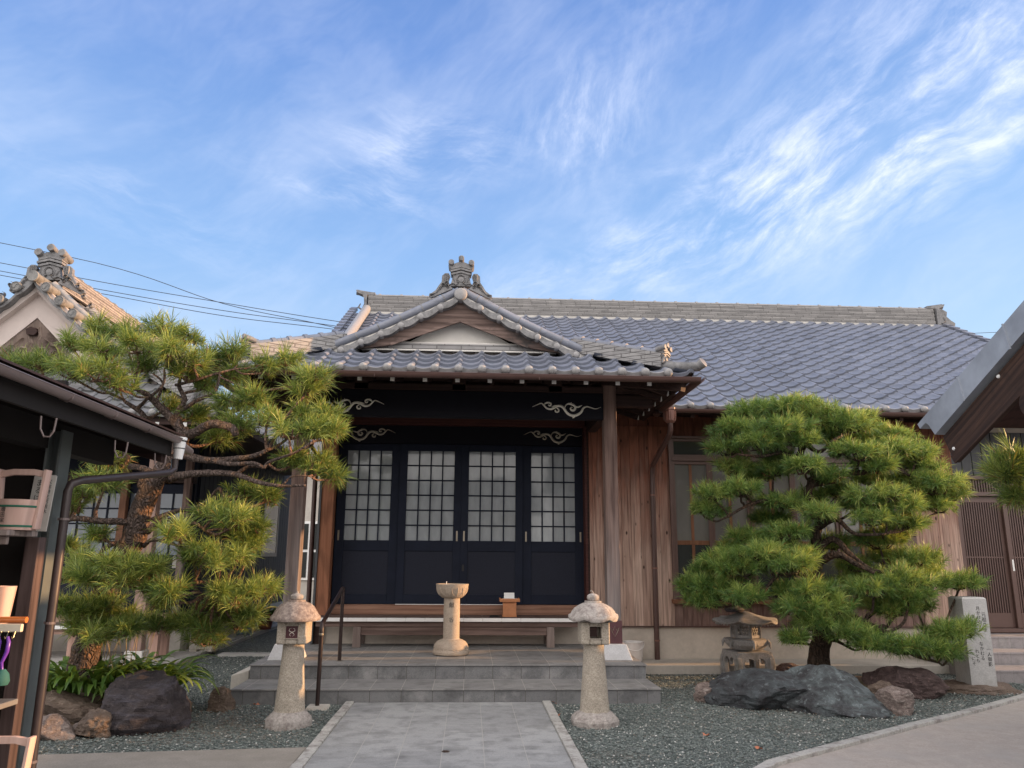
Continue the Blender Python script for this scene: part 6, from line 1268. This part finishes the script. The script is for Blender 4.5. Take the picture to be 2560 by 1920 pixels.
t = thing('notice_board', 'narrow cream notice board with black characters leaning behind the lettered bucket', 'sign', (-2.16, 3.98, 1.555))
SX = at(88, 1318, 3.985).x
bx = lambda u, v, tt: (SX+u*.98+(v*.06), 3.985-tt, 1.557+v)
MB().prism([(-.055,0),(.055,0),(.055,.27),(.048,.277),(-.048,.277),(-.055,.27)], bx, -.006, 0).build('board', M_signw, t)
text_mesh('災害時生活用水', .0235, 'lettering', M_ink, t, lambda u, v, tt: bx(u+.028, .235+v, .001+tt), .0003, True); text_mesh('まるはま', .036, 'lettering', M_ink, t, lambda u, v, tt: bx(u-.022, .225+v, .001+tt), .0003, True)
t = thing('cup', 'pale cup with small brown pattern on the middle shelf', 'cup', (-2.18, 3.80, 1.14)); MB().lathe([(.038,0),(.052,.165),(.049,.165),(.036,.006),(0,.006)], (at(4, 1510, 3.8).x, 3.80, 1.137), 24).build('cup_body', M_bucketwood, t, smooth=True)
t = thing('brush_rack', 'cream rack with a row of hanging hooks on the middle shelf edge', 'rack', (-2.1, 3.67, 1.12)); RX = at(58, 1545, 3.70).x
MB().box(-2.5, RX, 3.695, 3.715, 1.108, 1.142).build('rail', plain('cream_plastic', (.66,.58,.44), .4), t, bevel=.003); mb = MB()
for k in range(6): x = RX-.02-.03*k; mb.tube([(x, 3.69, 1.112), (x, 3.68, 1.087), (x, 3.67, 1.082), (x, 3.665, 1.092)], .002, 5)
mb.build_each('hook', M_handle, t)
tag(MB().tube([(RX-.12, 3.74, 1.157), (RX-.005, 3.74, 1.157)], .014, 12).build('orange_tube', plain('orange_plastic', (.55,.16,.04), .35), smooth=True), 'short orange tube lying on the cream rack', 'tube')
for k in range(3):
    x = RX-.03-.04*k; t = thing('brush', ['purple-handled brush with teal bristles, nearest the shelter post','purple-handled brush hanging second from the shelter post','purple-handled brush hanging farthest from the shelter post'][k], 'brush', (x, 3.62, 1.08), 'purple brushes on the rack')
    MB().tube([(x, 3.655, 1.092), (x+.010, 3.65, 1.07), (x+.008, 3.65, 1.03), (x-.008, 3.65, .985), (x-.002, 3.65, .955)], [.006, .009, .009, .007, .006], 10).build('handle', M_purple, t, smooth=True); MB().lathe([(.012,.0),(.028,-.02),(.034,-.05),(.028,-.065),(0,-.068)], (x, 3.65, .958), 16).build('bristles', M_teal, t, smooth=True)
# ================================================================ GATE ROOF, RIGHT FOREGROUND
gt = thing('temple_gate', 'old timber gate with patinated metal roof sloping in from the right', 'gate', (5.5, 3.3, 0))
def yz(mb, poly, x0, x1): return mb.prism(poly, lambda y, z, x: (x, y, z), x0, x1)
rz_, ry_ = 4.14, 3.25; sl = (2.632-rz_)/(6.594-ry_)
for s in (1, -1):
    Y_ = lambda y: ry_+s*(y-ry_); tp = lambda y: rz_+sl*(y-ry_)
    yz(MB(), [(Y_(6.594), tp(6.594)), (Y_(6.56), tp(6.594)-.045), (Y_(6.47), tp(6.5)-.05), (Y_(6.43), tp(6.43)-.105), (Y_(6.351), tp(6.351)-.24), (Y_(5.2), tp(5.2)-.215), (Y_(ry_), tp(ry_)-.20), (Y_(ry_), tp(ry_)), (Y_(5.1), tp(5.1)-.01)], 3.99, 4.10).build('verge_sheet', M_metalroof, gt)
    for y in (4.0, 4.75, 5.35, 5.95): MB().bar((3.985, Y_(y), tp(y)-.005), (3.985, Y_(y-.045), tp(y)-.215), .012, .012, (1, 0, 0)).build('sheet_seam', M_metalroof, gt)
    yz(MB(), [(Y_(6.58), tp(6.58)-.02), (Y_(6.5), tp(6.5)-.07), (Y_(ry_), tp(ry_)-.07), (Y_(ry_), tp(ry_)+.01)], 4.101, 7.2).build('roof_sheet', M_metalroof, gt)
    yz(MB(), [(Y_(6.42), tp(6.42)-.13), (Y_(6.35), tp(6.35)-.17), (Y_(ry_), tp(ry_)-.17), (Y_(ry_), tp(ry_)-.075), (Y_(6.42), tp(6.42)-.075)], 4.06, 7.15).build('roof_boards', M_gatewood_r, gt)
    yz(MB(), [(Y_(6.33), tp(6.33)-.27), (Y_(6.207), 2.245), (Y_(5.236), 2.70), (Y_(ry_), 3.56), (Y_(ry_), tp(ry_)-.24), (Y_(5.2), tp(5.2)-.24)], 4.045, 4.09).build('bargeboard', M_gatewood, gt)
    yz(MB(), [(Y_(6.235), 2.30), (Y_(6.19), 2.235), (Y_(5.236), 2.68), (Y_(ry_), 3.54), (Y_(ry_), 3.60), (Y_(5.25), 2.74)], 4.03, 4.044).build('barge_edge', M_gatewood, gt)
    MB().tube([(3.93, Y_(5.12), 2.54), (3.98, Y_(5.12), 2.54), (4.2, Y_(5.12), 2.54), (7.1, Y_(5.12), 2.54)], [.10, .115, .12, .12], 16).build('purlin', M_gatewood, gt, smooth=True)
    for x in (4.75, 6.6): MB().lathe([(.11, .05), (.10, 2.45)], (x, Y_(4.9), 0), 20).lathe([(.2, 0), (.16, .06)], (x, Y_(4.9), 0), 20).build('gate_post', M_gatewood, gt, smooth=True)
for s in (1,): 
    yz(MB(), [(5.93, 2.52), (5.86, 2.395), (5.74, 2.37), (5.6, 2.39), (5.5, 2.41), (1.0, 2.41), (.9, 2.39), (.76, 2.37), (.64, 2.395), (.57, 2.52), (ry_, 3.7)], 4.66, 4.74).build('gable_beam', M_gatewood_r, gt)
mb = MB()
for p, q in ((5.236, 2.95), (5.95, 2.55)): mb.lathe([(.014, 0), (.014, .01)], (0, 0, 0), 10); [setattr(v, 'x', 0) or None for v in []]
mb = MB()
for yy, zz in ((5.55, 2.83), (6.20, 2.36)): mb.tube([(4.046, yy, zz), (4.036, yy, zz)], [.016, .012], 10)
mb.build_each('nail_cover', M_white, gt)
MB().box(4.0, 7.2, ry_-.12, ry_+.12, rz_-.02, rz_+.12).build('gate_ridge', M_metalroof, gt)
# ================================================================ BEYOND
es = thing('entrance_steps', 'three mauve tiled steps up to the lattice entrance on the right', 'steps', (7.8, 10.2, 0))
for k, (y, z) in enumerate(((9.5, .15), (10.0, .30), (10.45, .45))):
    MB().box(6.26, 9.7, y+.006, 10.93, 0 if k == 0 else .15*k+.001, z-.03).build('riser', M_etread, es); MB().box(6.25, 9.71, y, 10.93, z-.029, z).build('tread', M_etread, es, bevel=.003)
def wire(name, pts, label, r=.013): return tag(MB().tube(smooth_path(pts, 8), r, 5).build(name, M_wire), label, 'wire', 'overhead wires')
wire('overhead_wire', [(-24, 28, 13.9), (-14.18, 28, 12.11), (-9.33, 28, 10.62), (-5.0, 28, 9.75), (1.5, 28, 8.1)], 'uppermost overhead wire, crossing the others left of the porch roof')
wire('overhead_wire', [(-24, 28, 13.15), (-14.54, 28, 11.47), (-9.3, 28, 10.65), (-5.0, 28, 10.02), (1.5, 28, 9.2)], 'second overhead wire from the top at the left edge')
wire('overhead_wire', [(-24, 28, 12.8), (-14.06, 28, 11.09), (-9.3, 28, 10.35), (-5.29, 28, 9.87), (1.5, 28, 9.0)], 'third overhead wire from the top at the left edge')
wire('overhead_wire', [(-24, 28, 12.6), (-13.74, 28, 10.89), (-9.3, 28, 10.15), (-5.0, 28, 9.70), (1.5, 28, 8.9)], 'lowest overhead wire behind the left-hand pine')
wire('overhead_wire', [(17.5, 28, 10.0), (22, 28, 10.3), (30, 28, 10.9)], 'upper of the two wires above the right end of the long roof', .010)
wire('overhead_wire', [(17.5, 28, 10.05), (22, 28, 9.6), (30, 28, 8.9)], 'lower of the two wires above the right end of the long roof', .010)
nh = thing('neighbour_house', 'white-walled house glimpsed through the gap between the two halls', 'house', (-5, 26, 0))
MB().box(-9, -1, 25, 31, 0, 4.4).build('wall', M_conc, nh); MB().prism([(24.5,4.4),(28,6.2),(31.5,4.4)], lambda y, z, x: (x, y, z), -9.4, -.6).build('roof', M_tile_d, nh)
for x in (-6.6, -5.35, -4.6):
    f = MB().box(x-.36, x+.36, 24.95, 24.99, .7, 2.5).build('window', M_white, nh); MB().box(x-.30, x+.30, 24.93, 24.948, .78, 1.55).box(x-.30, x+.30, 24.93, 24.948, 1.63, 2.42).build('pane', M_darkg, f)
bw = thing('shading_wall', 'long plastered wall with tiled coping, added out of view to shade the yard', 'wall', (12.6, 0, 0))  # unseen wall added to shade the yard; its gap lets sun reach the platform
MB().box(12.5, 12.7, -14, 9.9, 0, 2.05).box(12.5, 12.7, 11.2, 24, 0, 2.05).build('wall', M_plaster_p, bw); MB().prism([(12.35,2.05),(12.85,2.05),(12.6,2.25)], lambda x, z, y: (x, y, z), -14, 9.9).build('coping', M_tile_d, bw)

oh = thing('opposite_house', 'tiled town house facing the temple across the yard', 'house', (0, -16, 0))
MB().box(-9, 3, -22, -15, 0, 3.4).box(5, 13, -24, -16, 0, 5.2).build('wall', M_plaster_p, oh); MB().prism([(-14.2,3.3),(-18.5,5.4),(-22.8,3.3),(-18.5,5.1)], lambda y, z, x: (x, y, z), -9.6, 3.5).prism([(-15.2,5.1),(-20,7.4),(-24.8,5.1),(-20,7.1)], lambda y, z, x: (x, y, z), 4.4, 13.6).build('roof', M_tile_d, oh)
for x in (-7, -4.2, -1.4, 1.2, 7, 10): 
    f = MB().box(x-.8, x+.8, -15.0, -14.95, .9, 2.3).build('window', M_white, oh) if x < 4 else MB().box(x-.8, x+.8, -16.0, -15.95, 3, 4.4).build('window', M_white, oh)
    MB().box(x-.7, x+.7, -14.949, -14.93, 1.0, 2.2).build('pane', M_darkg, f) if x < 4 else MB().box(x-.7, x+.7, -15.949, -15.93, 3.1, 4.3).build('pane', M_darkg, f)
